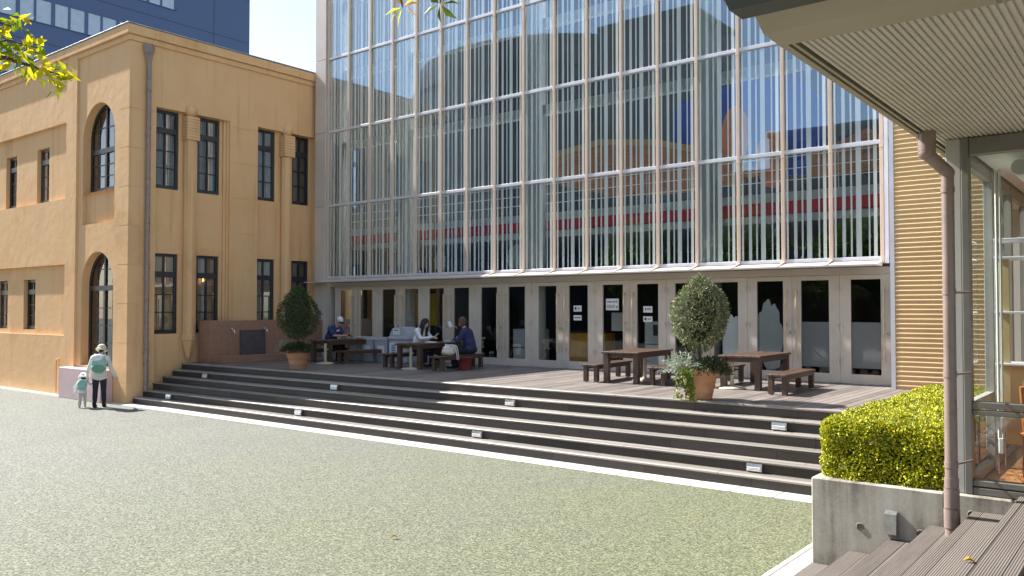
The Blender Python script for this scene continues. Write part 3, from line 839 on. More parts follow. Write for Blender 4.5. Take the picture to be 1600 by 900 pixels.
for k in range(9):
    pc = -19.93 + 1.952 * k
    for s in (-1, 1):
        if k == 8 and s == 1: continue
        idx = 2 * k + (1 if s == 1 else 0); nt_ = None
        if idx == 9: nt_ = [(-.03, 2.52, .24, .15, arrow), (-.03, 2.29, .24, .13, smallprint)]
        if idx == 10: nt_ = [(-.02, 2.62, .36, .28, big)]
        if idx == 11: nt_ = [(.0, 2.50, .24, .15, arrow2), (.0, 2.27, .24, .13, arrow)]
        door(pc + s * .475, -s, nt_, idx in (15, 16))
w = MB(); w.bevbox(-4.315 + .004, -4.0, YD, YD + .06, 1.01, 3.195, .005); w.build('door_post', M['door'], hall)
w = MB(); w.box(BX0 - .15, -4.0, YD - .06, YD + .07, .99, 1.008); w.build('threshold', M['steel'], hall)
# shell: roof, back and side walls, floors
w = MB()
w.box(X_TAN - .4, -3.9, 24.5, 32, 15.2, 15.6); w.box(X_TAN - .4, -3.9, 31.7, 32, .9, 15.19)
w.box(X_TAN + .02, X_TAN + .15, Y_GLASS + .31, 31.69, .9, 15.19); w.box(-4.0, -3.85, Y_GLASS + .2, 31.69, .9, 15.19)
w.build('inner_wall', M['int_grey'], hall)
w = MB(); w.box(X_TAN + .16, -4.01, YD + .07, 31.69, .9, .995); w.build('floor', M['int_floor'], hall)
w = MB(); w.box(X_TAN + .16, -4.01, 18.65, 26.4, 4.945, 5.15); w.box(X_TAN + .16, -4.01, 18.75, 26.4, 4.48, 4.66); w.build('gallery_slab', M['int_white'], hall)
w = MB(); w.box(X_TAN + .16, -4.01, 18.66, 18.80, 4.675, 4.94); w.build('gallery_band', M['int_red'], hall)
w = MB()
for z in (5.42, 5.68, 5.95): w.tube((X_TAN + .2, 18.7, z), (-4.05, 18.7, z), .012, n=6)
for k in range(15): w.tube((-21 + 1.18 * k, 18.7, 5.15), (-21 + 1.18 * k, 18.7, 5.95), .014, n=6)
w.build('gallery_railing', M['int_white'], hall)
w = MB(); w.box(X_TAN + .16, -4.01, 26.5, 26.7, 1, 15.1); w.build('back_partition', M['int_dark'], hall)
w = MB()
for z in levels[2:5]: w.box(X_TAN + .2, -4.05, Y_GLASS + .75, Y_GLASS + .95, z - .42, z - .17)
w.build('ceiling_beam', M['int_white'], hall)
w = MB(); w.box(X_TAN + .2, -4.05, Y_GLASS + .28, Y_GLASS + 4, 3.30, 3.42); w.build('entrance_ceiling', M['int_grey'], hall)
for x in (-21.55, -18.45, -13.52, -8.5):
    w = MB(); w.tube((x, 18.2, 1), (x, 18.2, 15.1), .29, n=24); w.build('round_column', M['int_white'], hall)
# ochre corrugated wall beside the glass
w = MB(); vs = []; n = 0; pitch = .089; z0, z1 = 0, 9; K = int((z1 - z0) / pitch * 8)
yc = Y_GLASS - .47
for k in range(K):
    za, zb = z0 + (z1 - z0) * k / K, z0 + (z1 - z0) * (k + 1) / K
    fa, fb = [yc - .018 * math.cos(2 * math.pi * z / pitch) for z in (za, zb)]
    w.sm = True; w.face([(-4.09, fa, za), (3.5, fa, za), (3.5, fb, zb), (-4.09, fb, zb)])
w.sm = False
o = w.build('corrugated_wall', M['corr'], hall, weld=True)
w = MB(); w.box(-4.09, 3.5, yc + .04, yc + .6, 0, 9); w.build('wall_backing', M['int_grey'], hall)
w = MB(); w.box(-4.17, -4.092, yc - .019, yc + .44, 0, 9); w.build('corner_trim', M['transom'], hall)

w = MB(); w.box(X_TAN - .4, -3.9, Y_GLASS + .07, 24.49, 15.25, 15.29); w.build('added_daylight_roof', M['added_daylight'], hall)  # unseen translucent roof, added to brighten the hall interior
# ---- things inside the hall, seen through the glass
def wavy(n, rx, rz, seed, amp=.13):
    rnd = random.Random(seed); p = [rnd.uniform(0, 6.28) for _ in range(4)]
    out = []
    for k in range(n):
        t = 2 * math.pi * k / n
        m_ = .86 + .13 * abs(math.sin(3.5 * t + p[0])) + .07 * abs(math.sin(6.5 * t + p[1])) + .06 * math.sin(2 * t + p[2])
        out.append((rx * m_ * math.cos(t) * 1.08, rz * m_ * math.sin(t)))
    return out
def cutout(xc, zc, rx, rz, y, seed, label, name='cutout_board', cat='cutout'):
    w = MB(); w.prism(wavy(120, rx, rz, seed), lambda a, b, t: (xc + a, t, zc + b), y, y + .02)
    return tag(w.build(name, M['cutout']), label, cat, 'white backed boards behind the glass')
cutout(-6.78, 1.92, .25, .80, YD + .09, 3, 'tall wavy edged white board backing behind the door glass right of the sunlit topiary')
cutout(-7.62, 1.72, .22, .68, YD + .09, 8, 'wavy edged white board backing half hidden behind the sunlit topiary')
cutout(-16.65, 3.88, .22, .28, YD + .30, 5, 'small white board on the sill above the woman reading a book')
cutout(-13.85, 3.92, .30, .32, YD + .30, 11, 'larger white board on the sill above the door pair right of the readers')
art = empty('hanging_artwork', (-9.5, 22.3, 5.5), label='large brown timber and blue painted hanging relief high inside the hall', cat='artwork')
Pz = lambda y: (lambda a, b, t: (a, y + t, b))
def swoop(pts_lo, pts_hi, y, m_, nm):
    w = MB(); w.prism(pts_lo + list(reversed(pts_hi)), Pz(y), 0, .12); w.build(nm, m_, art)
swoop([(-15.5, 6.5), (-13.5, 6.0), (-11.5, 5.9), (-9.5, 6.0), (-8.6, 6.3)], [(-15.9, 7.4), (-14, 7.6), (-12, 7.35), (-10.4, 6.9), (-8.8, 6.35)], 22.2, M['brown_art'], 'timber_sweep')
swoop([(-15.7, 7.42), (-14, 7.62), (-12, 7.37), (-10.4, 6.92), (-9.2, 6.5)], [(-15.9, 7.6), (-14, 7.82), (-12, 7.57), (-10.4, 7.12), (-9.2, 6.62)], 22.18, M['ochre_art'], 'ochre_edge')
swoop([(-11.6, 7.5), (-9.6, 6.3), (-7.9, 6.1), (-7.2, 6.3)], [(-11.4, 8.6), (-9.5, 8.9), (-7.8, 8.8), (-7.1, 7.9)], 22.38, M['blue_art'], 'blue_field')
w = MB(); w.prism([(-9.55 + .42 * math.cos(t / 16 * 6.283), 7.35 + .85 * math.sin(t / 16 * 6.283)) for t in range(16)], Pz(22.25), 0, .1); w.build('orange_oval', M['orange_art'], art)
w = MB(); w.prism([(-8.5 + .45 * math.cos(t / 16 * 6.283), 6.6 + .8 * math.sin(t / 16 * 6.283)) for t in range(16)], Pz(22.25), 0, .1); w.build('orange_oval', M['orange_art'], art)
swoop([(-7.4, 5.95), (-6, 6.05), (-4.6, 5.95)], [(-7.6, 6.55), (-6, 7.1), (-4.8, 6.4)], 22.2, M['brown_art'], 'timber_sweep')
po = empty('poster_stand', (-18.8, 19, DECK), label='yellow green panel stand behind the leftmost doors', cat='panel stand')
w = MB(); w.bevbox(-19.75, -19.0, 18.9, 18.96, 2.0, 3.0, .01); w.build('panel', M['green_int'], po)
w = MB(); w.bevbox(-18.95, -17.9, 18.9, 18.96, 2.0, 3.0, .01); w.build('panel', M['yellow_int'], po)
w = MB()
for x in (-19.7, -18.97, -17.95): w.tube((x, 18.98, 1), (x, 18.98, 3), .025)
w.box(-19.7, -17.95, 18.97, 18.99, 2.45, 2.5); w.build('frame', M['ink'], po)
co = empty('reception_counter', (-12, 18.6, DECK), label='low orange wood counter behind the door with two small notices', cat='counter')
w = MB(); w.bevbox(-12.75, -11.5, 18.5, 19.0, 1.0, 1.88, .01); w.build('body', M['orange_int'], co)
w = MB(); w.bevbox(-12.8, -11.45, 18.45, 19.05, 1.882, 1.93, .008); w.build('worktop', M['int_dark'], co)
bo = empty('white_display_board', (-11, 18.4, DECK), label='white display board on a thin pole stand behind a glass door', cat='display board')
w = MB(); w.bevbox(-11.25, -10.6, 18.4, 18.44, 1.95, 2.42, .01); w.build('board', M['int_white'], bo)
w = MB(); w.tube((-10.85, 18.43, 1), (-10.85, 18.43, 1.95), .015); w.lathe([(0, 1.03), (.2, 1.0), (.2, .998)], (-10.85, 18.43, 0), 20); w.build('pole', M['steel'], bo)
ma = empty('ticket_machine', (-10.1, 18.5, DECK), label='pale grey machine with dark slot behind the door left of the topiary', cat='machine')
w = MB(); w.bevbox(-10.35, -9.7, 18.5, 19.0, 1.0, 2.2, .02); w.build('cabinet', M['int_white'], ma)
w = MB(); w.box(-10.1, -9.98, 18.488, 18.502, 1.85, 2.12); w.box(-10.35, -9.7, 18.49, 18.499, 1.62, 1.65); w.build('slot', M['ink'], ma)
sh = empty('white_cabinet', (-14.2, 18.6, DECK), label='pale blue grey low cabinet behind the door beside the woman with a book', cat='cabinet')
w = MB(); w.bevbox(-14.6, -13.7, 18.6, 19.1, 1.0, 1.95, .01); w.build('body', M['int_white'], sh)
w = MB(); w.box(-14.58, -13.72, 18.59, 18.599, 1.42, 1.45); w.box(-14.17, -14.14, 18.588, 18.598, 1.02, 1.93); w.build('trim', M['ink_blue'], sh)

# ------------------------------------------------------------------ pavilion on the right
Y0 = 7.85
pav = empty('pavilion', (2, 9, 0), label='low pavilion with cream ribbed eaves and bronze framed windows', cat='building')
ZS = 3.95
EX, EY = -1.66, 4.40            # corner of the eaves
# ribbed soffit: long flat boards with narrow grooves running front to back
w = MB(); pitch = .036; x = EX + .10
while x < 4:
    w.face([(x, EY + .09, ZS), (x + pitch - .015, EY + .09, ZS), (x + pitch - .015, 16, ZS), (x, 16, ZS)])
    w.face([(x + pitch - .015, EY + .09, ZS), (x + pitch - .012, EY + .09, ZS + .012), (x + pitch - .012, 16, ZS + .012), (x + pitch - .015, 16, ZS)])
    w.face([(x + pitch - .012, EY + .09, ZS + .012), (x + pitch - .003, EY + .09, ZS + .012), (x + pitch - .003, 16, ZS + .012), (x + pitch - .012, 16, ZS + .012)])
    w.face([(x + pitch - .003, EY + .09, ZS + .012), (x + pitch, EY + .09, ZS), (x + pitch, 16, ZS), (x + pitch - .003, 16, ZS + .012)])
    x += pitch
w.build('soffit', M['soffit'], pav)
# side edge and front fascia with a chamfered lower edge
w = MB()
fy = lambda a, b, t: (t, EY + a, ZS + b)
w.prism([(.085, -.012), (-.16, -.006), (-.27, .055), (-.27, .17), (.085, .17)], fy, EX, 7)
w.build('front_fascia', M['fascia'], pav)
w = MB(); w.prism([(.08, -.015), (-.162, -.010), (-.275, .052), (-.275, .17), (-.27, .17), (-.155, -.004), (.08, -.01)], fy, -.62, -.60); w.prism([(.08, -.014), (-.161, -.009), (-.274, .053), (-.274, .17), (-.27, .17), (-.155, -.004), (.08, -.01)], fy, -.585, -.577); w.build('fascia_joint', M['bronze'], pav)
w = MB()
w.box(EX, EX + .04, EY + .087, 16, ZS - .012, ZS + .02); w.box(EX + .055, EX + .075, EY + .087, 16, ZS - .006, ZS + .02)
w.box(EX - .012, EX - .001, EY + .052, 16, ZS + .0, ZS + .30)
w.build('side_fascia', M['fascia'], pav)
w = MB()
w.prism([(-.30, .05), (-.36, .022), (-.52, .022), (-.60, .07), (-.60, .26), (-.30, .26)], fy, EX - .03, 7)
w.build('gutter', M['gutter'], pav)
w = MB(); w.box(EX - .02, 7, EY - .28, 16, ZS + .305, ZS + .44); w.build('roof', M['gutter'], pav)
# plinth and planter share the board marked concrete
w = MB(); w.bevbox(-1.53, 7, Y0 + .004, Y0 + .25, 0, .955, .012); w.build('plinth', M['concrete'], pav)
w = MB(); w.bevbox(-1.50, -1.385, Y0 + .05, Y0 + .2, .96, ZS - .002, .006); w.build('post', M['post'], pav)
def tbar(mb, x0, x1, y0, y1, z0, z1): mb.bevbox(x0, x1, y0, y1, z0, z1, .005)
w = MB()
tbar(w, -1.382, -1.325, Y0 + .04, Y0 + .16, .96, ZS - .002)
for (z0, z1) in ((.96, 1.02), (1.03, 1.08), (1.62, 1.66), (1.675, 1.73), (3.80, 3.945)):
    tbar(w, -1.323, 1.2, Y0 + .045, Y0 + .155, z0, z1)
tbar(w, 1.2, 1.28, Y0 + .04, Y0 + .16, .96, ZS - .002)
wf = w.build('window_frame', M['bronze'], pav)
for a, b in ((1.08, 1.62), (1.73, 3.80)):
    w = MB(); w.face([(-1.325, Y0 + .10, a), (1.2, Y0 + .10, a), (1.2, Y0 + .10, b), (-1.325, Y0 + .10, b)]); w.build('pane', M['pav_glass'], wf)
# side windows along the planter
w = MB()
for y in (8.12, 9.35, 10.6, 11.85, 13.1): tbar(w, -1.44, -1.36, y - .045, y + .045, .96, ZS - .002)
for z0, z1 in ((.955, 1.05), (1.62, 1.70), (3.75, 3.945)): w.box(-1.43, -1.37, 8.17, 13.05, z0, z1)
wf2 = w.build('side_window_frame', M['post'], pav)
for a, b in zip((8.12, 9.35, 10.6, 11.85), (9.35, 10.6, 11.85, 13.1)):
    w = MB(); w.face([(-1.40, a + .05, 1.05), (-1.40, b - .05, 1.05), (-1.40, b - .05, 3.75), (-1.40, a + .05, 3.75)]); w.build('pane', M['pav_glass'], wf2)
w = MB(); w.box(-1.53, -1.36, Y0 + .25, 13.15, 0, .954); w.build('side_plinth', M['concrete'], pav)
w = MB(); w.box(-1.355, 7, Y0 + .26, 13.2, .85, .965); w.build('floor', M['timber_floor'], pav)
w = MB(); w.box(-1.3, 7, 13.2, 13.4, .85, ZS - .003); w.box(6.8, 7, Y0 + .3, 13.19, .97, ZS - .003); w.build('inner_wall', M['int_white'], pav)
w = MB(); w.box(-1.34, 7, Y0 + .27, 13.19, 3.86, 3.93); w.build('ceiling', M['int_white'], pav)
w = MB()
for x, r in ((-1.0, .07), (-.72, .04)): w.tube((x, 8.3, 3.72), (x, 13.1, 3.72), r, n=12)
for y in (8.8, 10, 11.2): w.tube((-1.0, y, 3.72), (-1.0, y, 3.86), .015); w.tube((-.72, y, 3.72), (-.72, y, 3.86), .015)
w.build('ceiling_pipe', M['int_white'], pav)
w = MB(); w.path([(-1.22, 8.55, 3.75), (-1.22, 8.55, 1.35)], .012, 6); w.path([(-1.19, 8.55, 3.75), (-1.19, 8.55, 1.35)], .012, 6); w.bevbox(-1.225, -1.185, 8.535, 8.565, 1.22, 1.36, .006); w.build('blind_chain', M['int_white'], pav)
# downspout with elbow
ds = MB(); px, py = -1.42, Y0 - .30
ds.tube((px - .13, py - .10, ZS - .16), (px - .13, py - .10, ZS + .02), .068, n=18)
ds.ball((px - .13, py - .10, ZS - .17), (.068, .068, .065), n=16)
ds.tube((px - .13, py - .10, ZS - .18), (px, py, ZS - .33), .052, n=16); ds.ball((px, py, ZS - .34), .056, n=16)
ds.tube((px, py, .69), (px, py, ZS - .33), .048, n=18)
for z, r in ((3.45, .053), (2.62, .0525), (1.95, .0525), (1.22, .053)): ds.tube((px, py, z), (px, py, z + .05), r, n=18)
for z0, z1, r in ((1.06, 1.14, .054), (.90, 1.05, .058), (.74, .89, .061), (.668, .73, .053)): ds.tube((px, py, z0), (px, py, z1), r, n=18)
for z in (2.64, 1.97, 1.24): ds.tube((px, py, z), (px + .1, Y0 + .06, z), .010, n=6)
ds.build('downspout', M['pipe'], pav)

pl = empty('concrete_planter', (-2.1, 9, 0), label='board marked concrete planter holding the bright clipped hedge', cat='planter')
w = MB()
w.bevbox(-2.65, -1.535, Y0, Y0 + .14, 0, .95, .012); w.bevbox(-2.65, -2.51, Y0 + .141, 12.6, 0, .95, .012)
w.build('planter_wall', M['concrete'], pl)
w = MB(); w.box(-2.508, -1.54, Y0 + .142, 12.6, .7, .88); w.build('soil', M['soil'], pl)
for x, z in ((-2.22, .56), (-1.72, .58), (-1.33, .80)):
    w = MB(); w.lathe([(0, .004), (.022, .003), (.026, .008), (.034, .001), (.034, -.002)], (0, 0, 0), 16)
    for i, v in enumerate(w.v): w.v[i] = (x + v[0], Y0 - v[2] + (.004 if x > -1.5 else 0), z + v[1])
    w.build('tie_hole', M['tie'], pl)
w = MB(); w.prism([(0, .0), (-.075, .02), (-.06, .19), (-.01, .215), (0, .215)], lambda a, b, t: (t, Y0 - .002 + a, .70 - .17 + b), -2.0, -1.90)
w.build('housing', M['steel'], None)
o = bpy.data.objects['housing']; o.name = 'wall_lamp'; tag(o, 'small silver wedge lamp on the concrete planter wall above the steps', 'lamp')

# ------------------------------------------------------------------ leaves
def leaf(mb, p, d, n, L, Wd, bend=.15):
    """a folded pointed leaf: base at p, along d, facing n"""
    d = d.normalized(); s = d.cross(n)
    if s.length < 1e-4: s = d.orthogonal()
    s.normalize(); n = s.cross(d)
    a = p; b = p + d * (L * .45) + s * (Wd / 2) + n * (bend * Wd); c = p + d * L - n * (bend * L * .6); e = p + d * (L * .45) - s * (Wd / 2) + n * (bend * Wd)
    mid = p + d * (L * .5)
    mb.faces_idx([a, b, c, e, mid], [(0, 1, 4), (1, 2, 4), (4, 2, 3), (0, 4, 3)])
def rdir():
    while True:
        v = Vector((random.uniform(-1, 1), random.uniform(-1, 1), random.uniform(-1, 1)))
        if .05 < v.length < 1: return v.normalized()

# clipped hedge: rounded block filled with leaves near its surface
def hedge_surface(u, v):
    """u around the cross section 0..1, v along the length"""
    return None
hg = MB(); hx0, hx1, hy0, hy1, hz0, hz1 = -2.63, -1.50, Y0 + .06, 12.4, .93, 1.52
cx, cz = (hx0 + hx1) / 2, hz0; hw_, hh = (hx1 - hx0) / 2, hz1 - hz0
def hedge_pt():
    face = random.random()
    if face < .50:      # top
        x, y = random.uniform(hx0, hx1), hy0 + (hy1 - hy0) * random.random() ** 1.5; p = Vector((x, y, hz1)); n = Vector((0, 0, 1))
    elif face < .78:    # front
        x, z = random.uniform(hx0, hx1), random.uniform(hz0 - .01, hz1); p = Vector((x, hy0, z)); n = Vector((0, -1, 0))
    else:               # side
        y, z = hy0 + (hy1 - hy0) * random.random() ** 1.5, random.uniform(hz0 - .01, hz1); p = Vector((hx0, y, z)); n = Vector((-1, 0, 0))
    # round the edges
    r = .17
    q = Vector((min(max(p.x, hx0 + r), hx1 - .02), max(p.y, hy0 + r), min(p.z, hz1 - r)))
    d = p - q
    if d.length > 1e-5:
        n = d.normalized(); p = q + n * r
    bump = mnoise.noise(p * 3.1) * .05 + mnoise.noise(p * 9) * .028
    return p + n * bump, n
for k in range(36000):
    p, n = hedge_pt()
    dep = abs(random.gauss(0, .05)); p = p - n * dep
    d = (n * 1.0 + rdir() * .95 + Vector((0, 0, .25))).normalized()
    leaf(hg, p - d * .015, d, (n + rdir() * .6), random.uniform(.021, .036), random.uniform(.012, .019))
hedge = empty('clipped_hedge', (-2.1, 8.6, .9), label='bright yellow green clipped hedge growing in the concrete planter', cat='hedge')
hg.build('foliage', M['leaf_hedge'], hedge, fixn=False)
w = MB()
bm = bmesh.new(); bmesh.ops.create_cube(bm, size=1)
for v in bm.verts: v.co = Vector((cx + v.co.x * (2 * hw_ - .16), (hy0 + hy1) / 2 + v.co.y * (hy1 - hy0 - .16), hz0 - .03 + (v.co.z + .5) * (hh - .08)))
bmesh.ops.bevel(bm, geom=bm.edges[:], offset=.15, segments=3, affect='EDGES'); w.add_bm(bm)
w.build('twig_core', mat('hedge_twigs', (.030, .036, .010), .95, .4, 25), hedge)

def crown(mb, c, rx, rz, n, size, egg=.18, seed=0, lump=.10):
    off = Vector((seed * 7.1, seed * 3.3, 0))
    for k in range(n):
        d = rdir()
        taper = 1 - egg * d.z if d.z > 0 else 1
        rr = 1 + lump * (mnoise.noise(d * 2.2 + off) * 1.1 + mnoise.noise(d * 5 + off) * .6)
        dep = 1 - abs(random.gauss(0, .10))
        if mnoise.noise(d * 4.2 + off * 1.7) < -.34: dep -= .16
        p = Vector((c[0] + d.x * rx * rr * taper * dep, c[1] + d.y * rx * rr * taper * dep, c[2] + d.z * rz * rr * dep))
        q = (d + rdir() * .8 + Vector((0, 0, .3))).normalized()
        leaf(mb, p - q * size * .3, q, d + rdir() * .7, size * random.uniform(.7, 1.3), size * .42)

def topiary(x, y, label, s, seed, crown_n, crownm, rx, rz, zc, egg=.30):
    t = empty('potted_topiary', (x, y, DECK), label=label, cat='potted plant', group='topiaries in terracotta pots')
    w = MB(); w.lathe([(0, .0), (.20, .0), (.205, .02), (.225, .12), (.232, .125), (.228, .14), (.26, .28), (.268, .285), (.264, .30), (.30, .42), (.335, .425), (.345, .44), (.348, .485), (.335, .495), (.31, .49), (.30, .42), (0, .42)], (x, y, DECK), 36)
    pot = w.build('pot', M['terracotta'], t)
    w = MB(); w.lathe([(.305, .445), (.1, .47), (0, .475)], (x, y, DECK), 24); w.build('soil', M['soil'], t)
    w = MB(); pts = [(x, y, DECK + .44), (x + .01, y, DECK + .6), (x - .012, y + .01, zc - .45), (x, y, zc - .1)]
    for a, b in zip(pts[:-1], pts[1:]): w.tube(a, b, .032, .028, n=8)
    for k in range(9):
        d = rdir(); w.tube((x, y, zc - .35 + k * .06), (x + d.x * rx * .7, y + d.y * rx * .7, zc - .25 + k * .1), .012, .005, n=5)
    w.build('trunk', M['bark'], t)
    w = MB(); crown(w, (x, y, zc), rx, rz, crown_n, .052, egg=egg, seed=seed, lump=.16); w.build('crown', crownm, t, fixn=False)
    w = MB(); w.ball((x, y, zc - .02), (rx * .62, rx * .62, rz * .74), n=20); w.build('inner_twigs', mat('topiary_twigs', (.022, .026, .012), .95, .4, 25), t)
    return t, pot
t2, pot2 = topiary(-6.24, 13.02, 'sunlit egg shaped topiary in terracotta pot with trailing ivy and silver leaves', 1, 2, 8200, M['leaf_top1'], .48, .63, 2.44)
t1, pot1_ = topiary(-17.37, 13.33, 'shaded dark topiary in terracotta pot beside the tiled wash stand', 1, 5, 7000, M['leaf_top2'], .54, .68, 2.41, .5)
def bush(parent, c, r, n, m_, nm, size=.06, long=False, drop=False):
    w = MB()
    for k in range(n):
        d = rdir(); d.z = abs(d.z) * .9
        p = Vector(c) + Vector((d.x * r[0], d.y * r[1], d.z * r[2])) * (random.random() ** .4)
        q = (d + rdir() * .5 + Vector((0, 0, .3))).normalized()
        leaf(w, p, q, rdir() + Vector((0, 0, .6)), size * random.uniform(.7, 1.3), size * (.18 if long else .5))
    w.build(nm, m_, parent, fixn=False)
# sunlit pot: silver strands left, dark cushion right, ivy down the front
w = MB()
for k in range(78):
    a = Vector((-6.43 + random.uniform(-.09, .13), 12.92 + random.uniform(-.14, .1), 1.46)); d = Vector((random.uniform(-1.0, .55), random.uniform(-.8, .3), random.uniform(.2, 1.1))).normalized()
    for j in range(13):
        a = a + d * .027; d = (d + Vector((0, 0, -.055))).normalized()
        leaf(w, a, (d + rdir() * .9).normalized(), rdir() + Vector((0, 0, .8)), .075, .016)
w.build('silver_foliage', M['leaf_silver'], t2, fixn=False)
bush(t2, (-6.02, 12.98, 1.42), (.36, .3, .30), 900, M['leaf_dark'], 'dark_foliage', .065)
w = MB()
for k in range(16):
    a = Vector((-6.30 + random.uniform(-.12, .14), 12.70, 1.50)); d = Vector((random.uniform(-.3, .3), -.5, .1))
    for j in range(random.randint(8, 22)):
        a = a + d.normalized() * .03; d = d + Vector((random.uniform(-.12, .10), .10 if a.z > 1.2 else -.02, -.28))
        if a.z < 1.03: d.z = 0; a.z = 1.03; d.x -= .15
        leaf(w, a, (rdir() + Vector((0, -.5, -.4))).normalized(), Vector((0, -1, .4)) + rdir() * .4, .065, .05)
w.build('ivy', M['leaf_ivy'], t2, fixn=False)
bush(t2, (-6.33, 12.78, 1.46), (.10, .08, .12), 26, M['leaf_red'], 'flowers', .06)
bush(t1, (-17.2, 13.2, 1.42), (.50, .36, .27), 1300, M['leaf_dark'], 'dark_foliage', .065)
bush(t1, (-17.75, 13.2, 1.42), (.26, .22, .34), 240, M['leaf_silver'], 'silver_foliage', .09, True)

# overhanging tree: trunk outside the picture, leafy branch ends in it
tree = empty('autumn_tree', (-7.2, -2.2, 0), label='tree with yellow and green leaves hanging into the top of the view', cat='tree')
w = MB()
def limb(w, pts, r0, r1):
    n = len(pts) - 1
    for k in range(n): w.tube(pts[k], pts[k + 1], r0 + (r1 - r0) * k / n, r0 + (r1 - r0) * (k + 1) / n, n=8)
limb(w, [(-7.2, -2.2, 0), (-7.15, -2.15, 1.2), (-7.2, -2.1, 2.6), (-7.1, -2.0, 4.2), (-7.0, -1.9, 6.2), (-6.9, -1.8, 8)], .17, .06)
w.build('trunk', M['bark'], tree)
TIPL = Vector((-5.35, 2.15, 3.96))
br1 = [(-7.0, -1.9, 5.6), (-6.6, .2, 5.1), (-6.2, 1.5, 4.5), (-5.95, 2.02, 4.17), (-5.8, 2.13, 4.10), (-5.62, 2.27, 4.03), (-5.47, 2.39, 3.97)]
br2 = [(-6.2, 1.5, 4.5), (-5.95, 2.0, 4.38), (-5.79, 2.13, 4.31), (-5.68, 2.21, 4.27)]
br5 = [(-5.95, 2.02, 4.17), (-5.75, 2.16, 4.20), (-5.60, 2.27, 4.15)]
br3 = [(-7.1, -2.0, 4.9), (-6.2, .6, 5.3), (-5.0, 2.4, 5.15), (-4.2, 3.3, 4.85), (-3.86, 3.62, 4.62), (-3.80, 3.69, 4.47), (-3.79, 3.70, 4.41)]
br4 = [(-4.2, 3.3, 4.85), (-3.72, 3.74, 4.72), (-3.60, 3.85, 4.52), (-3.605, 3.845, 4.43)]
w = MB()
for b, r in ((br1, .035), (br2, .012), (br5, .008), (br3, .035), (br4, .012)): limb(w, b, r, .004)
w.build('branch', M['bark'], tree)
w = MB(); random.seed(21)
def along(b, i0, i1, n, spread, L):
    for k in range(n):
        t = random.uniform(i0, i1); i = min(int(t), len(b) - 2); p = Vector(b[i]).lerp(Vector(b[i + 1]), t - i)
        p = p + rdir() * spread
        d = (rdir() + Vector((.35, .25, -.45))).normalized()
        leaf(w, p, d, rdir() + Vector((0, 0, .7)), L * random.uniform(.75, 1.2), L * .42)
along(br1, 3.0, 6, 95, .07, .10); along(br2, .4, 3, 70, .08, .10); along(br5, .3, 2, 34, .05, .09)
w.build('foliage', M['leaf_tree'], tree, fixn=False)
def spray(c, dirs, L, m_, nm):
    ww = MB()
    for d in dirs: leaf(ww, Vector(c) + Vector(d) * .01, Vector(d), Vector((-.5, -.8, .5)), L * random.uniform(.85, 1.1), L * .48)
    ww.build(nm, m_, tree, fixn=False)
rt_ = Vector((.786, .618, 0)); upv = Vector((0, 0, 1)); fwd = Vector((-.618, .786, 0))
D2 = lambda a, f=.3: rt_ * math.cos(R(a)) + upv * math.sin(R(a)) + fwd * f
spray(br3[-1], [D2(205, -.2), D2(250, .2), D2(232, -.3)], .125, leaf_mat('yellow_leaf', [(.62, .58, .01), (.55, .55, .01)], .65), 'yellow_leaves')
spray(br3[-1], [D2(25, .3), D2(75, -.2), D2(-25, .3), D2(110, .1), D2(50, .5)], .115, M['leaf_treegold'], 'golden_leaves')
spray(br4[-1], [D2(160, -.2), D2(205, .2), D2(222, -.3), D2(270, -.2), D2(318, .2), D2(10, .3), D2(60, -.3), D2(130, .4), D2(35, .2)], .135, M['leaf_treegreen'], 'green_leaves')
# crown above and behind the viewer's left
w = MB(); random.seed(5)
for k in range(2600):
    q = rdir(); c = random.choice([(-7.2, -2.2, 6.2, 1.6), (-8, -1.2, 7.0, 1.4), (-6.4, -3, 7.4, 1.5), (-7.2, -1.5, 8.2, 1.4), (-8.2, -3, 6.0, 1.2)])
    p = Vector(c[:3]) + q * c[3] * random.random() ** .4
    leaf(w, p, rdir() + Vector((0, 0, -.3)), rdir() + Vector((0, 0, .7)), .15, .07)
w.build('crown', M['leaf_tree'], tree, fixn=False)
# fallen leaves
def fallen(x, y, z, label, s=.05):
    w = MB(); leaf(w, Vector((x, y, z)), Vector((random.uniform(-1, 1), random.uniform(-1, 1), .1)), Vector((0, 0, 1)), s, s * .5, .5)
    tag(w.build('fallen_leaf', M['leaf_fallen'], None, fixn=False), label, 'leaf', 'fallen yellow leaves')
fallen(-6.72, 6.40, .02, 'single golden leaf lying on the green turf at the bottom edge', .09)
fallen(-1.0, 5.6, 1.008, 'golden leaf lying on the grey grooved deck step', .085)
fallen(-4.5, 9.4, .02, 'small yellow leaf on the turf before the planter', .06)

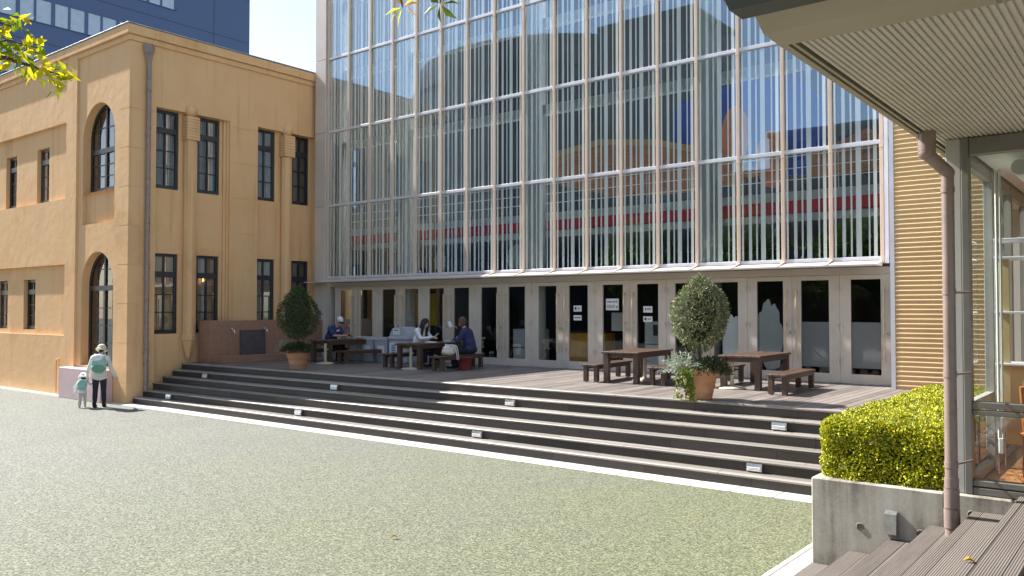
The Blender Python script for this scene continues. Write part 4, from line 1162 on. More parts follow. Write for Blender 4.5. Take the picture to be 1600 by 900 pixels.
# ------------------------------------------------------------------ far buildings
bl = empty('office_block', (-66, 28, 0), label='tall office block with strip windows behind the stucco building, grey walls coloured blue for sky light', cat='building')
w = MB(); w.box(-80, -60, 13, 40.9, 0, 29.3)
w.build('wall', M['blue_wall'], bl)
w = MB()
for z in (20.6, 24.6, 28.2): w.box(-59.998, -59.985, 13.2, 40.85, z - .02, z + .02)
for y in (37.6,): w.box(-59.998, -59.985, y - .02, y + .02, 0, 29.2)
w.build('panel_joint', M['conc_dark'], bl)
for (z0, z1, ya, yb) in ((21.95, 23.5, 14, 34.2), (25.55, 27.1, 14, 34.2), (18.2, 19.75, 14, 34.2), (14.3, 15.85, 14, 34.2)):
    f = MB(); g = MB()
    f.box(-60.0, -59.93, ya, yb, z0 - .05, z0); f.box(-60.0, -59.93, ya, yb, z1, z1 + .05)
    y = ya; k = 0
    while y < yb:
        f.box(-60.0, -59.92, y, y + (.14 if k % 2 else .24), z0, z1); y += 1.12; k += 1
    fo_ = f.build('strip_window', M['blue_wall'], bl)
    g.face([(-59.97, ya, z0), (-59.97, yb, z0), (-59.97, yb, z1), (-59.97, ya, z1)]); g.build('pane', M['blue_pane'], fo_)

def block(name, label, x0, x1, y0, y1, h, m_, rows, cols, pane=M['pane_dark'], z0=3):
    t = empty(name, ((x0 + x1) / 2, (y0 + y1) / 2, 0), label=label, cat='building')
    w = MB(); w.box(x0, x1, y0, y1, 0, h); w.bevbox(x0 - .15, x1 + .15, y0 - .15, y1 + .15, h, h + .5, .03); w.build('wall', m_, t)
    dz = (h - z0) / rows; dx = (x1 - x0) / cols
    for r in range(rows):
        w = MB()
        for c in range(cols):
            w.box(x0 + dx * (c + .18), x0 + dx * (c + .82), y1 - .02, y1 + .04, z0 + dz * (r + .25), z0 + dz * (r + .8))
        w.build('window', pane, t)
    return t
# south side of the square (mirrored in the glass wall)
ro = empty('round_building', (-58, -36, 0), label='dark round glass building mirrored in the upper curtain wall', cat='building')
w = MB(); w.lathe([(15.8, 0), (15.8, 26), (15.3, 26), (15.3, 27.6), (0, 27.6)], (-52, -40, 0), 56, smooth=False); w.build('wall', M['conc_dark'], ro)
for z in (4, 7.5, 11, 14.5, 18, 21.5):
    w = MB(); w.lathe([(15.82, z), (15.9, z + .02), (15.9, z + 2.1), (15.82, z + 2.12)], (-52, -40, 0), 56, smooth=False); w.build('window_band', M['pane_dark'], ro)
w = MB(); w.lathe([(15.85, 24.4), (16.1, 24.5), (16.1, 24.9), (15.85, 25)], (-52, -40, 0), 56, smooth=False); w.build('cornice', M['pane_dark'], ro)
block('tower_block', 'dark stepped tower mirrored in the curtain wall above the artwork', -39.5, -30.5, -36, -28, 27.0, M['conc_dark'], 7, 5)
block('brown_block', 'long low brown building mirrored in the lower right of the curtain wall', -29.5, 6, -40, -30, 13.2, M['brown_fac'], 4, 16)
block('grey_block', 'grey flat roofed building mirrored beside the brown one', -30.3, -20, -60, -44, 19, M['conc_mid'], 5, 5)
def far_tree(x, y, h, r, seed, label):
    t = empty('broadleaf_tree', (x, y, 0), label=label, cat='tree', group='trees across the square')
    w = MB(); limb(w, [(x, y, 0), (x + .1, y, h * .3), (x, y + .1, h * .6), (x, y, h * .8)], .22, .06); w.build('trunk', M['bark'], t)
    w = MB()
    for k in range(2600):
        d = rdir(); rr = r * (1 + .35 * mnoise.noise(d * 2 + Vector((seed, 0, 0)))) * random.random() ** .35
        p = Vector((x + d.x * rr, y + d.y * rr, h * .62 + d.z * rr * 1.1)); leaf(w, p, rdir(), rdir(), .42, .2)
    w.build('crown', M['leaf_treegreen'], t, fixn=False)
for k, (x, y, h, r) in enumerate([(-14, -14, 8, 2.6), (-22, -18, 9, 3), (-3, -17, 8.5, 2.8), (-31, -20, 9.5, 3.2)]):
    far_tree(x, y, h, r, k * 3.7, ['rounded green tree across the square, nearest to the brown block', 'wide green tree across the square before the tower block', 'green tree across the square behind the side deck', 'tallest green tree across the square before the round building'][k])

# ------------------------------------------------------------------ terrace furniture
def make_table():
    t = empty('picnic_table', (0, 0, 0))
    w = MB(); n = 5; L = 1.82; Wd = .82
    for k in range(n):
        x0 = -Wd / 2 + Wd * k / n; w.bevbox(x0 + .003, x0 + Wd / n - .003, -L / 2, L / 2, .60, .64, .005)
    w.build('top', M['table'], t)
    w = MB()
    for s in (-1, 1):
        w.bevbox(s * .36 - .02, s * .36 + .02, -.84, .84, .515, .598, .004); w.bevbox(-.34, .34, s * .80 - .02, s * .80 + .02, .515, .598, .004)
    w.build('apron', M['table'], t)
    for sx in (-1, 1):
        for sy in (-1, 1):
            w = MB(); w.bevbox(sx * .33 - .055, sx * .33 + .055, sy * .80 - .055, sy * .80 + .055, 0.012, .598, .006)
            l = w.build('leg', M['table'], t)
            w = MB(); w.tube((sx * .33, sy * .80, 0), (sx * .33, sy * .80, .012), .03); w.build('foot', M['int_white'], l)
    return t
def make_bench():
    t = empty('picnic_bench', (0, 0, 0))
    w = MB(); L = 1.78; Wd = .36
    for k in range(3):
        x0 = -Wd / 2 + Wd * k / 3; w.bevbox(x0 + .003, x0 + Wd / 3 - .003, -L / 2, L / 2, .325, .365, .005)
    w.build('seat', M['table'], t)
    w = MB()
    for s in (-1, 1): w.bevbox(s * .15 - .018, s * .15 + .018, -.82, .82, .265, .323, .004)
    w.build('rail', M['table'], t)
    for sx in (-1, 1):
        for sy in (-1, 1):
            w = MB(); w.bevbox(sx * .12 - .045, sx * .12 + .045, sy * .78 - .045, sy * .78 + .045, .012, .323, .005)
            l = w.build('leg', M['table'], t)
            w = MB(); w.tube((sx * .12, sy * .78, 0), (sx * .12, sy * .78, .012), .025); w.build('foot', M['int_white'], l)
    return t
def make_base():
    t = empty('parasol_base', (0, 0, 0))
    w = MB(); w.lathe([(0, .06), (.05, .058), (.16, .045), (.25, .022), (.255, .0), (0, 0)], (0, 0, 0), 32); w.build('foot_plate', M['cream'], t)
    w = MB(); w.tube((0, 0, .05), (0, 0, .56), .038, n=16); w.tube((.03, 0, .40), (.09, 0, .40), .012, n=8); w.ball((.1, 0, .40), .022, n=10); w.build('socket', M['cream'], t)
    return t
TB = make_table(); BN = make_bench(); PB = make_base()
tables = [(-8.85, 15.55, 5, 'empty brown picnic table left of the sunlit topiary'), (-6.38, 15.78, 2.5, 'empty brown picnic table right of the sunlit topiary'),
          (-15.08, 15.75, 4, 'dark picnic table shared by the two women'), (-18.72, 15.95, 2.5, 'dark picnic table where the man in a white cap sits')]
for k, (x, y, a, l) in enumerate(tables):
    o = TB if k == 0 else copy_tree(TB); o.location = (x, y, DECK); o.rotation_euler = (0, 0, R(a)); tag(o, l, 'table', 'picnic tables on the terrace')
benches = [(-9.52, 15.42, 6, 'empty bench on the left side of the table left of the sunlit topiary'), (-8.02, 15.55, 4, 'bench partly hidden by the silver leaves of the sunlit topiary'),
           (-5.47, 15.22, 2.5, 'rightmost bench, empty and casting a broad shadow'), (-7.08, 15.75, 3, 'bench left of the rightmost table, mostly behind the sunlit topiary'),
           (-15.86, 15.75, 4, 'bench under the woman in a white jacket'), (-14.0, 15.62, 4, 'bench carrying the canvas bag and the woman with a book'),
           (-17.85, 15.95, 2.5, 'empty bench to the right of the man in a white cap'), (-19.52, 15.9, 2.5, 'bench under the man in a white cap')]
for k, (x, y, a, l) in enumerate(benches):
    o = BN if k == 0 else copy_tree(BN); o.location = (x, y, DECK); o.rotation_euler = (0, 0, R(a)); tag(o, l, 'bench', 'picnic benches on the terrace')
bases = [(-8.75, 15.65, 40, 'cream parasol base under the table left of the sunlit topiary'), (-6.55, 15.05, 10, 'cream parasol base beside the table right of the sunlit topiary'),
         (-14.98, 14.95, -20, 'cream parasol base before the two women'), (-18.35, 15.0, 0, 'cream parasol base under the table of the man in a cap')]
for k, (x, y, a, l) in enumerate(bases):
    o = PB if k == 0 else copy_tree(PB); o.location = (x, y, DECK); o.rotation_euler = (0, 0, R(a)); tag(o, l, 'parasol base', 'parasol bases')

# step lights
SL = empty('step_light', (0, 0, 0))
w = MB(); w.prism([(0, -.055), (-.05, -.055), (-.05, .0), (-.035, .055), (0, .055)], lambda a, b, t: (t, a, b), -.115, .115); w.build('housing', M['steel'], SL)
w = MB()
for k in range(3): w.bevbox(-.10, .10, -.058, -.047, -.044 + .02 * k, -.034 + .02 * k, .003)
w.build('louvre', M['int_white'], SL)
k = 0
lab = ['bottom row, nearest the stucco building', 'bottom row, second from the stucco building', 'bottom row, third from the stucco building', 'bottom row, nearest the hedge']
for row, xs in ((1, (-20.44, -15.09, -9.93, -4.72)), (4, (-20.12, -14.9, -9.83, -4.67))):
    for j, x in enumerate(xs):
        o = SL if k == 0 else copy_tree(SL); k += 1
        o.location = (x, Y_STEP + TREAD * row - .001, row / 6 + .075)
        tag(o, 'small metal step light on a dark riser, ' + (lab[j] if row == 1 else lab[j].replace('bottom', 'upper')), 'step light', 'step lights on the terrace stairs')

# bins behind the tables
bn = empty('recycling_bin', (-17.05, 16.75, DECK), label='tall grey recycling bin with domed lid and a pale notice', cat='bin')
w = MB(); w.bevbox(-17.40, -16.70, 16.48, 17.02, DECK, DECK + .64, .03); w.build('body', M['bin'], bn)
w = MB()
for a, b, c, d in ((-17.42, -16.68, 16.46, 17.04),): w.bevbox(a, b, c, d, DECK + .641, DECK + .74, .02)
w.prism([(-.34, 0), (.34, 0), (.31, .10), (.22, .22), (.10, .27), (-.10, .27), (-.22, .22), (-.31, .10)], lambda a, b, t: (-17.05 + a, t, DECK + .735 + b), 16.5, 17.0)
w.build('lid', M['bin'], bn)
w = MB(); w.box(-17.24, -16.98, 16.488, 16.499, DECK + .79, DECK + .96); w.mi = 1; w.box(-17.2, -17.02, 16.482, 16.487, DECK + .9, DECK + .93); w.build('notice', [M['paper'], M['ink_blue']], bn)
w = MB(); w.box(-17.36, -17.02, 16.468, 16.479, DECK + .22, DECK + .56); w.mi = 1
for k in range(4): w.box(-17.27, -17.12, 16.462, 16.467, DECK + .27 + .065 * k, DECK + .305 + .065 * k)
w.build('label_plate', [M['paper'], M['ink_blue']], bn)
def small_bin(x, label, m_=None):
    b = empty('waste_bin', (x, 16.75, DECK), label=label, cat='bin', group='small bins by the doors')
    w = MB(); w.hexa([(x - .21, 16.55, DECK), (x + .21, 16.55, DECK), (x + .21, 16.95, DECK), (x - .21, 16.95, DECK), (x - .25, 16.5, DECK + .60), (x + .25, 16.5, DECK + .60), (x + .25, 17, DECK + .60), (x - .25, 17, DECK + .60)]); w.build('body', M['bin'], b)
    w = MB(); w.bevbox(x - .27, x + .27, 16.48, 17.02, DECK + .601, DECK + .665, .015); w.bevbox(x - .2, x + .2, 16.55, 16.95, DECK + .666, DECK + .70, .01); w.build('lid', M['bin'], b)
    w = MB(); w.box(x - .14, x + .14, 16.505, 16.515, DECK + .2, DECK + .46); w.build('label_plate', M['paper'], b)
small_bin(-17.75, 'low grey bin next to the domed recycling bin'); small_bin(-18.35, 'low grey bin in the middle of the three'); small_bin(-18.95, 'low grey bin furthest from the domed recycling bin')

# ------------------------------------------------------------------ people
def capsule(mb, p0, p1, r0, r1, n=14):
    p0, p1 = Vector(p0), Vector(p1)
    mb.tube(p0, p1, r0, r1, n=n, caps=True); mb.ball(p0, r0, n=n); mb.ball(p1, r1, n=n)
def fuse(mb, name, mats, parent, voxel=.010, smooth=2, paint=None):
    """one continuous surface out of overlapping tapered limbs"""
    o = mb.build(name, mats, parent, local=True)
    m = o.modifiers.new('r', 'REMESH'); m.mode = 'VOXEL'; m.voxel_size = voxel
    s = o.modifiers.new('s', 'SMOOTH'); s.iterations = smooth; s.factor = .5
    dg = bpy.context.evaluated_depsgraph_get(); ev = o.evaluated_get(dg)
    me = bpy.data.meshes.new_from_object(ev); o.modifiers.clear(); old = o.data; o.data = me; bpy.data.meshes.remove(old)
    if not isinstance(mats, (list, tuple)): mats = [mats]
    me.materials.clear()
    for q in mats: me.materials.append(q)
    me.polygons.foreach_set('use_smooth', [True] * len(me.polygons))
    mi = [0] * len(me.polygons)
    if paint:
        for p in me.polygons:
            for c, r, k in paint:
                if (p.center - c).length < r: mi[p.index] = k
    me.polygons.foreach_set('material_index', mi)
    me.update()
    return o
def hand(mb, wrist, d, n, s=1, curl=.6, side=1):
    """palm, four unequal bent fingers and a thumb; d points along the hand, n out of the back of the hand"""
    d = Vector(d).normalized(); n = Vector(n); n = (n - d * n.dot(d)).normalized(); a = d.cross(n) * side
    w = Vector(wrist); k = w + d * .075 * s
    for j in (-1, 0, 1): capsule(mb, w + a * .012 * j * s, k + a * .022 * j * s, .015 * s, .013 * s, 8)
    for j, L in enumerate((.066, .074, .068, .054)):
        b = k + a * (.030 - .020 * j) * s
        d1 = (d - n * curl * .6).normalized(); d2 = (d - n * curl * 1.6).normalized()
        m = b + d1 * L * .55 * s; e = m + d2 * L * .5 * s
        capsule(mb, b, m, .0095 * s, .0088 * s, 8); capsule(mb, m, e, .0088 * s, .0075 * s, 8)
    t0 = w + d * .02 * s + a * .026 * s; t1 = t0 + (d * .7 + a * .7 - n * .2).normalized() * .038 * s; t2 = t1 + (d * .9 + a * .1 - n * .5).normalized() * .03 * s
    capsule(mb, t0, t1, .012 * s, .0105 * s, 8); capsule(mb, t1, t2, .0105 * s, .009 * s, 8)
def head(mb, c, f, s=1.0, up=(0, 0, 1)):
    """skull, jaw, nose, ears, lips and brow; returns points used for colouring"""
    f = Vector(f).normalized(); u = Vector(up); u = (u - f * u.dot(f)).normalized(); r = f.cross(u); c = Vector(c)
    Mx = Matrix((r, f, u)).transposed()
    mb.ball(c + u * .02 * s, (.073 * s, .092 * s, .095 * s), n=22, M=Mx)
    mb.ball(c + f * .028 * s - u * .055 * s, (.054 * s, .058 * s, .062 * s), n=18, M=Mx)
    capsule(mb, c + f * .088 * s + u * .012 * s, c + f * .106 * s - u * .026 * s, .008 * s, .014 * s, 8)
    for k in (-1, 1):
        mb.ball(c + r * .074 * k * s - u * .01 * s - f * .008 * s, (.010 * s, .018 * s, .030 * s), n=10, M=Mx)
        mb.ball(c + r * .03 * k * s + f * .072 * s + u * .022 * s, (.020 * s, .012 * s, .010 * s), n=10, M=Mx)
    mb.ball(c + f * .082 * s - u * .060 * s, (.022 * s, .009 * s, .010 * s), n=10, M=Mx)
    return [(c + r * .031 * s + f * .083 * s + u * .006 * s, .014 * s, 1), (c - r * .031 * s + f * .083 * s + u * .006 * s, .014 * s, 1), (c + f * .088 * s - u * .060 * s, .017 * s, 2)], (f, u, r)
V = Vector
def elbow(a, b, out, L):
    a, b = V(a), V(b); m = (a + b) / 2; h = math.sqrt(max(0, L * L / 4 - (b - a).length_squared / 4)) if False else max(0.0, L * L - ((b - a).length / 2) ** 2) ** .5
    d = (b - a).normalized(); o = V(out); o = (o - d * o.dot(d)).normalized()
    return m + o * h
def rooted(o): return o
def place(name, loc, rz, label):
    return empty(name, loc, rz, label=label, cat='person')

def seated(loc, rz, label, lean, headf, hands, build=1.0, skin='skin', top='navy', legs='black_cloth', hair='hair_black', shoes='black_cloth', short_sleeve=False, hz=.455, headpos=None, shoulder=.185):
    """local frame: facing +y, seat height hz; hands = (right, left) wrist targets"""
    P = place('person', loc, rz, label)
    hip = V((0, 0, hz)); sp1 = hip + V((0, lean * .30, .22)); chest = hip + V((0, lean * .75, .40)); neck = hip + V((0, lean * 1.12, .56))
    hd = V(headpos) if headpos else neck + V((0, lean * .35 + .02, .13))
    sh = [chest + V((s * shoulder, .015, .085)) for s in (1, -1)]
    b = MB(); c = MB(); l = MB()
    pts, (f, u, r) = head(b, hd, headf)
    capsule(b, neck - V((0, 0, .04)), hd - u * .03 - f * .015, .056, .052)
    # trunk
    for mb, g in ((b, 0.0), (c, .014)):
        mb.ball(hip + V((0, 0, .05)), (.165 * build + g, .125 * build + g, .125 + g), n=18)
        mb.ball(sp1, (.15 * build + g, .115 * build + g, .16 + g), n=18)
        mb.ball(chest, (.165 * build + g, .115 * build + g, .17 + g), n=18)
        capsule(mb, chest + V((-.13, 0, .08)), chest + V((.13, 0, .08)), .07 + g, .07 + g)
        capsule(mb, hip + V((0, -.01, .06)), chest + V((0, -.02, .03)), .115 * build + g, .11 * build + g)
        if g: capsule(mb, chest + V((0, 0, .11)), neck - V((0, .0, .015)), .085, .064)
    for k, s in enumerate((1, -1)):
        wr = V(hands[k]); el = elbow(sh[k], wr, V((s * .7, -.25, -.8)), .272)
        capsule(b, sh[k], el, .046 * build, .037); capsule(b, el, wr, .037, .026)
        d = (wr - el).normalized(); hand(b, wr, (d + V((-s * .35, .2, 0))).normalized(), V((s * .15, -.1, 1)), 1, .75, -s)
        e2 = sh[k].lerp(el, .78) if short_sleeve else el
        capsule(c, sh[k], e2, .062 * build, .054 * build)
        if not short_sleeve: capsule(c, el, el.lerp(wr, .93), .049, .037)
        hp = hip + V((s * .085, .01, .0)); kn = V((s * .115, .43, hz + .02)); an = V((s * .12, .42, .075))
        capsule(b, hp, kn, .080 * build, .056); capsule(b, kn, an, .054, .036); capsule(b, an, an + V((0, .13, -.03)), .033, .026)
        capsule(l, hp, kn, .095 * build, .070); capsule(l, kn, an + V((0, 0, .04)), .066, .052)
        sho = MB(); capsule(sho, an + V((0, -.02, -.035)), an + V((0, .15, -.04)), .040, .036); capsule(sho, an + V((0, -.01, 0)), an + V((0, -.01, -.03)), .042, .042); fuse(sho, 'shoe', M[shoes], P, .01, 2)
    l.ball(hip + V((0, 0, .02)), (.18 * build, .145 * build, .11), n=18)
    body = fuse(b, 'body', [M[skin], M['eye'], M['lip']], P, .0075, 2, pts)
    fuse(l, 'trousers', M[legs], P, .012, 3); fuse(c, 'top', M[top], P, .012, 3)
    return P, hd, (f, u, r), chest

def frame_m(f, u, r): return Matrix((r, f, u)).transposed()
def hair_cap(mb, hd, fr, s=1.0, grow=.012, back=.012):
    f, u, r = fr; Mx = frame_m(*fr)
    mb.ball(hd + u * .035 * s - f * back, (.083 * s + grow * .4, .094 * s + grow * .4, .092 * s + grow * .4), n=20, M=Mx)

# man in a white cap, bent over the table
man, hd, fr, ch = seated((-19.46, 16.05, DECK), R(-90 + 8), 'man in navy t-shirt and backwards-free white cap bending over the dark picnic table'.replace('backwards-free ', ''), .24, (0, .80, -.60),
    [(.07, .60, .735), (-.06, .63, .735)], build=1.28, top='navy', legs='black_cloth', short_sleeve=True, headpos=(0, .40, 1.165), hz=.46)
f, u, r = fr; Mx = frame_m(*fr)
w = MB(); hair_cap(w, hd - u * .012, fr, 1.0, .0, .018); fuse(w, 'hair', M['hair_black'], man, .01, 2)
w = MB(); w.ball(hd + u * .042 - f * .004, (.090, .105, .090), n=22, M=Mx)
cap_o = fuse(w, 'cap', M['white_cloth'], man, .008, 2)
w = MB()
for k in range(12):
    t0, t1 = R(-62 + 124 * k / 12), R(-62 + 124 * (k + 1) / 12)
    q = lambda t, e, z: hd + r * math.sin(t) * (.092 + e * .35) + f * (math.cos(t) * (.088 + e)) + u * (z - .02 * math.sin(t) ** 2)
    w.hexa([q(t0, 0, .030), q(t1, 0, .030), q(t1, .075, .014), q(t0, .075, .014), q(t0, 0, .038), q(t1, 0, .038), q(t1, .075, .020), q(t0, .075, .020)])
w.build('cap_brim', M['black_cloth'], man, local=True)
w = MB(); Mt = Matrix.Translation(ch + V((.01, .152, -.02))) @ Matrix.Rotation(R(-28), 4, 'X')
w.ball((0, 0, .04), (.075, .012, .04), n=14, M=None)
w.v = [tuple(Mt @ V(p)) for p in w.v]; w.build('shirt_print', M['white_cloth'], man, local=True)
w = MB(); w.ball((0, 0, -.05), (.10, .014, .035), n=14); w.v = [tuple(Mt @ V(p)) for p in w.v]; w.build('shirt_print', M['orange_art'], man, local=True)

# woman in white with long black hair, looking at her phone
w1, hd, fr, ch = seated((-15.84, 16.0, DECK), R(-90 + 4), 'woman with long black hair in white jacket looking down at a phone', .20, (.10, .86, -.42),
    [(.05, .56, .76), (-.09, .58, .76)], build=.92, skin='skin_light', top='white_cloth', legs='navy_knit', headpos=(.0, .32, 1.13), hz=.455, shoulder=.165)
f, u, r = fr; Mx = frame_m(*fr)
w = MB(); hair_cap(w, hd, fr, 1.06, .012, .016)
for s in (-1, 1):
    capsule(w, hd + r * s * .078 + u * .02 + f * .03, V((s * .095, hd.y - .02, hd.z - .16)), .030, .038); capsule(w, V((s * .095, hd.y - .02, hd.z - .16)), V((s * .10, hd.y - .06, hd.z - .36)), .040, .022)
capsule(w, hd - f * .06 + u * .02, V((0, hd.y - .16, hd.z - .20)), .085, .080); capsule(w, V((0, hd.y - .16, hd.z - .20)), V((0, hd.y - .20, hd.z - .40)), .085, .05)
fuse(w, 'hair', M['hair_black'], w1, .009, 3)
w = MB(); w.ball(ch + V((0, .085, .02)), (.06, .06, .13), n=14); fuse(w, 'blouse', M['offwhite'], w1, .012, 2)

# woman in navy with short brown hair, seen from behind, holding a book
w2, hd, fr, ch = seated((-14.0, 16.08, DECK), R(90 + 22), 'woman with brown bob in navy top holding up a small book', .13, (.05, .95, -.22),
    [(.10, .40, 1.02), (-.06, .42, .74)], build=1.25, skin='skin_light', top='navy_knit', legs='dark_denim', headpos=(0, .22, 1.165), hz=.455, shoulder=.19)
f, u, r = fr; Mx = frame_m(*fr)
w = MB(); hair_cap(w, hd, fr, 1.12, .014, .018)
w.ball(hd - f * .03 - u * .035, (.098, .088, .082), n=18, M=Mx)
for s in (-1, 1): capsule(w, hd + r * s * .08 + u * .02 + f * .01, hd + r * s * .085 - u * .09, .032, .036)
fuse(w, 'hair', M['hair_brown'], w2, .009, 3)
def to_world(P, p): return P.location + (Matrix.Rotation(P.rotation_euler.z, 3, 'Z') @ V(p))
bk = empty('open_book', to_world(w2, (.10, .515, 1.06)), w2.rotation_euler.z, 'small white paperback held up by the woman in navy', 'book')
w = MB(); Mb = Matrix.Rotation(R(-25), 4, 'X')
for s in (-1, 1):
    w.bevbox(0, .10, -.007, .007, -.005, .15, .003, Mb @ Matrix.Rotation(R(90 - s * 62), 4, 'Z') if s < 0 else Mb @ Matrix.Rotation(R(28), 4, 'Z'))
w.build('pages', M['paper'], bk, local=True)
ph = empty('phone', to_world(w1, (-.02, .685, .83)), w1.rotation_euler.z, 'white phone held by the woman with black hair', 'phone')
w = MB(); w.bevbox(-.038, .038, -.005, .005, -.07, .07, .004, Matrix.Rotation(R(-50), 4, 'X')); w.build('case', M['paper'], ph, local=True)
ph = empty('phone', to_world(man, (.0, .75, .745)), man.rotation_euler.z, 'dark phone under the hands of the man in a white cap', 'phone')
w = MB(); w.bevbox(-.038, .038, -.005, .005, -.07, .07, .004, Matrix.Rotation(R(-65), 4, 'X')); w.build('case', M['phone'], ph, local=True)

# woman with a hat and backpack, and the child at her hand
def standing(loc, rz, label, s, hat, top, legs, shoes, child=False, bend=.06, hairm='hair_black'):
    P = place('person', loc, rz, label)
    hz = .80 * s; hip = V((0, 0, hz)); chest = hip + V((0, bend, .37 * s)); neck = hip + V((0, bend * 1.7, .545 * s)); hd = hip + V((.01 * s, bend * 2.4 + .015, .665 * s))
    b = MB(); c = MB(); l = MB(); hs = .95 if not child else .82
    pts, fr = head(b, hd, (.25, .9, -.38), hs); capsule(b, neck - V((0, 0, .05 * s)), hd - V((0, .02, .03)), .05 * s ** .5, .047 * s ** .5)
    for mb, g in ((b, 0), (c, .018)):
        mb.ball(hip + V((0, 0, .03)), (.155 * s + g, .115 * s + g, .11 * s + g), n=18); mb.ball(hip + V((0, bend * .4, .18 * s)), (.14 * s + g, .105 * s + g, .15 * s + g), n=18)
        mb.ball(chest, (.155 * s + g, .11 * s + g, .16 * s + g), n=18); capsule(mb, chest + V((-.12 * s, 0, .09 * s)), chest + V((.12 * s, 0, .09 * s)), .062 * s + g, .062 * s + g)
        if g: capsule(mb, chest + V((0, 0, .1 * s)), neck - V((0, 0, .02)), .08 * s, .058 * s); mb.ball(hip + V((0, 0, -.03 * s)), (.17 * s + g, .135 * s + g, .09 * s), n=18)
    arms = [(V((.27 * s, .06, -.02 * s)), V((.36 * s, .10, -.16 * s))), (V((-.27 * s, .02, -.02 * s)), V((-.285 * s, .08, -.20 * s)))]
    if child: arms = [(V((.18, .04, .10)), V((.24, .05, .22))), (V((-.19, .03, .02)), V((-.22, .08, -.10)))]
    for k, sd in enumerate((1, -1)):
        sh = chest + V((sd * .175 * s, 0, .09 * s)); el, wr = hip + arms[k][0] + V((0, 0, .16 * s if not child else .06)), hip + arms[k][1] + V((0, 0, .14 * s if not child else .02))
        capsule(b, sh, el, .045 * s, .035 * s); capsule(b, el, wr, .035 * s, .025 * s); hand(b, wr, (wr - el).normalized(), V((sd, -.2, .2)), .95 * s ** .7, .6, -sd)
        capsule(c, sh, el, .062 * s, .052 * s); capsule(c, el, el.lerp(wr, .9), .050 * s, .042 * s)
        hp = hip + V((sd * .085 * s, 0, -.02)); st = .05 * sd if not child else .16 * sd
        kn = V((sd * .095 * s, st * .3 + .01, .43 * s)); an = V((sd * .10 * s, st * s, .075 * s))
        for mb, g in ((b, 0), (l, .012)):
            capsule(mb, hp, kn, .080 * s + g, .052 * s + g); capsule(mb, kn, kn.lerp(an, .45), .05 * s + g, .052 * s + g); capsule(mb, kn.lerp(an, .45), an + V((0, 0, .03 * s)), .052 * s + g, .036 * s + g)
        capsule(b, an, an + V((0, .12 * s, -.03)), .032 * s, .026 * s)
        sh_ = MB(); capsule(sh_, an + V((0, -.02, .05 * s)), an + V((0, -.01, -.03 * s)), .05 * s, .046 * s); capsule(sh_, an + V((0, -.02, -.038 * s)), an + V((0, .14 * s, -.042 * s)), .041 * s, .035 * s); fuse(sh_, 'shoe', M[shoes], P, .009, 2)
    fuse(b, 'body', [M['skin_light'], M['eye'], M['lip']], P, .0075, 2, pts); fuse(l, 'trousers', M[legs], P, .010, 2); fuse(c, 'jacket', M[top], P, .010, 2)
    f, u, r = fr; Mx = frame_m(*fr)
    w = MB(); hair_cap(w, hd - u * .02, fr, hs, .0, .012); capsule(w, hd - f * .03, hd - f * .04 - u * .06, .06 * hs, .05 * hs); fuse(w, 'hair', M[hairm], P, .009, 2)
    # soft hat with a turned brim
    w = MB(); w.ball(hd + u * .045 * hs - f * .018, (.112 * hs, .122 * hs, .10 * hs), n=20, M=Mx)
    h = fuse(w, 'hat', M[hat], P, .009, 2)
    w = MB(); nn = 28
    for k in range(nn):
        q = []
        for t in (2 * math.pi * k / nn, 2 * math.pi * (k + 1) / nn):
            for rr, z in ((.104, .020), (.150, -.018), (.153, -.026), (.104, .008)):
                q.append(hd - f * .008 + r * math.cos(t) * rr * hs + f * math.sin(t) * rr * 1.08 * hs + u * (z + .012 * math.sin(2 * t)) * hs)
        w.face([q[0], q[1], q[5], q[4]]); w.face([q[1], q[2], q[6], q[5]]); w.face([q[2], q[3], q[7], q[6]])
    w.build('hat_brim', M[hat], P, local=True)
    return P, chest, hip, fr
lady, ch, hp_, fr = standing((-21.55, 10.35, 0), R(52), 'woman seen from behind in straw hat, white jacket and dark jeans', 1.0, 'hat', 'offwhite', 'dark_denim', 'black_cloth', bend=.07)
bp = empty('backpack', to_world(lady, (.02, -.16, 1.0)), lady.rotation_euler.z, 'mint and green backpack on the back of the woman in a straw hat', 'backpack')
w = MB(); w.ball((0, -.03, .15), (.175, .095, .21), n=20); w.ball((0, -.035, .01), (.185, .105, .13), n=20); fuse(w, 'bag_body', M['teal'], bp, .010, 2)
w = MB(); w.ball((0, -.095, .01), (.165, .065, .105), n=18); fuse(w, 'front_pocket', M['teal_dark'], bp, .010, 2)
w = MB(); w.ball((-.03, -.045, .27), (.155, .10, .10), n=18); fuse(w, 'flap', M['white_cloth'], bp, .010, 2)
for s in (-1, 1): w = MB(); w.path([V((s * .11, .0, .30)), V((s * .125, .12, .37)), V((s * .13, .27, .30)), V((s * .14, .29, .16)), V((s * .15, .20, .02))], .014, 8); w.build('strap', M['teal_dark'], bp, local=True)
kid, ch, hp_, fr = standing((-21.84, 10.06, 0), R(58), 'small child in white clothes holding the hand of the woman in a straw hat', .52, 'white_cloth', 'white_cloth', 'grey_trouser', 'grey_trouser', child=True, bend=.05)
bp = empty('backpack', to_world(kid, (.0, -.11, .53)), kid.rotation_euler.z, 'small pale mint backpack on the child', 'backpack')
w = MB(); w.ball((0, -.02, .06), (.11, .06, .14), n=18); w.ball((0, -.03, .0), (.115, .065, .08), n=18); fuse(w, 'bag_body', M['teal'], bp, .010, 2)
for s in (-1, 1): w = MB(); w.path([V((s * .07, .0, .16)), V((s * .08, .09, .19)), V((s * .085, .17, .12)), V((s * .09, .14, 0))], .010, 8); w.build('strap', M['teal_dark'], bp, local=True)

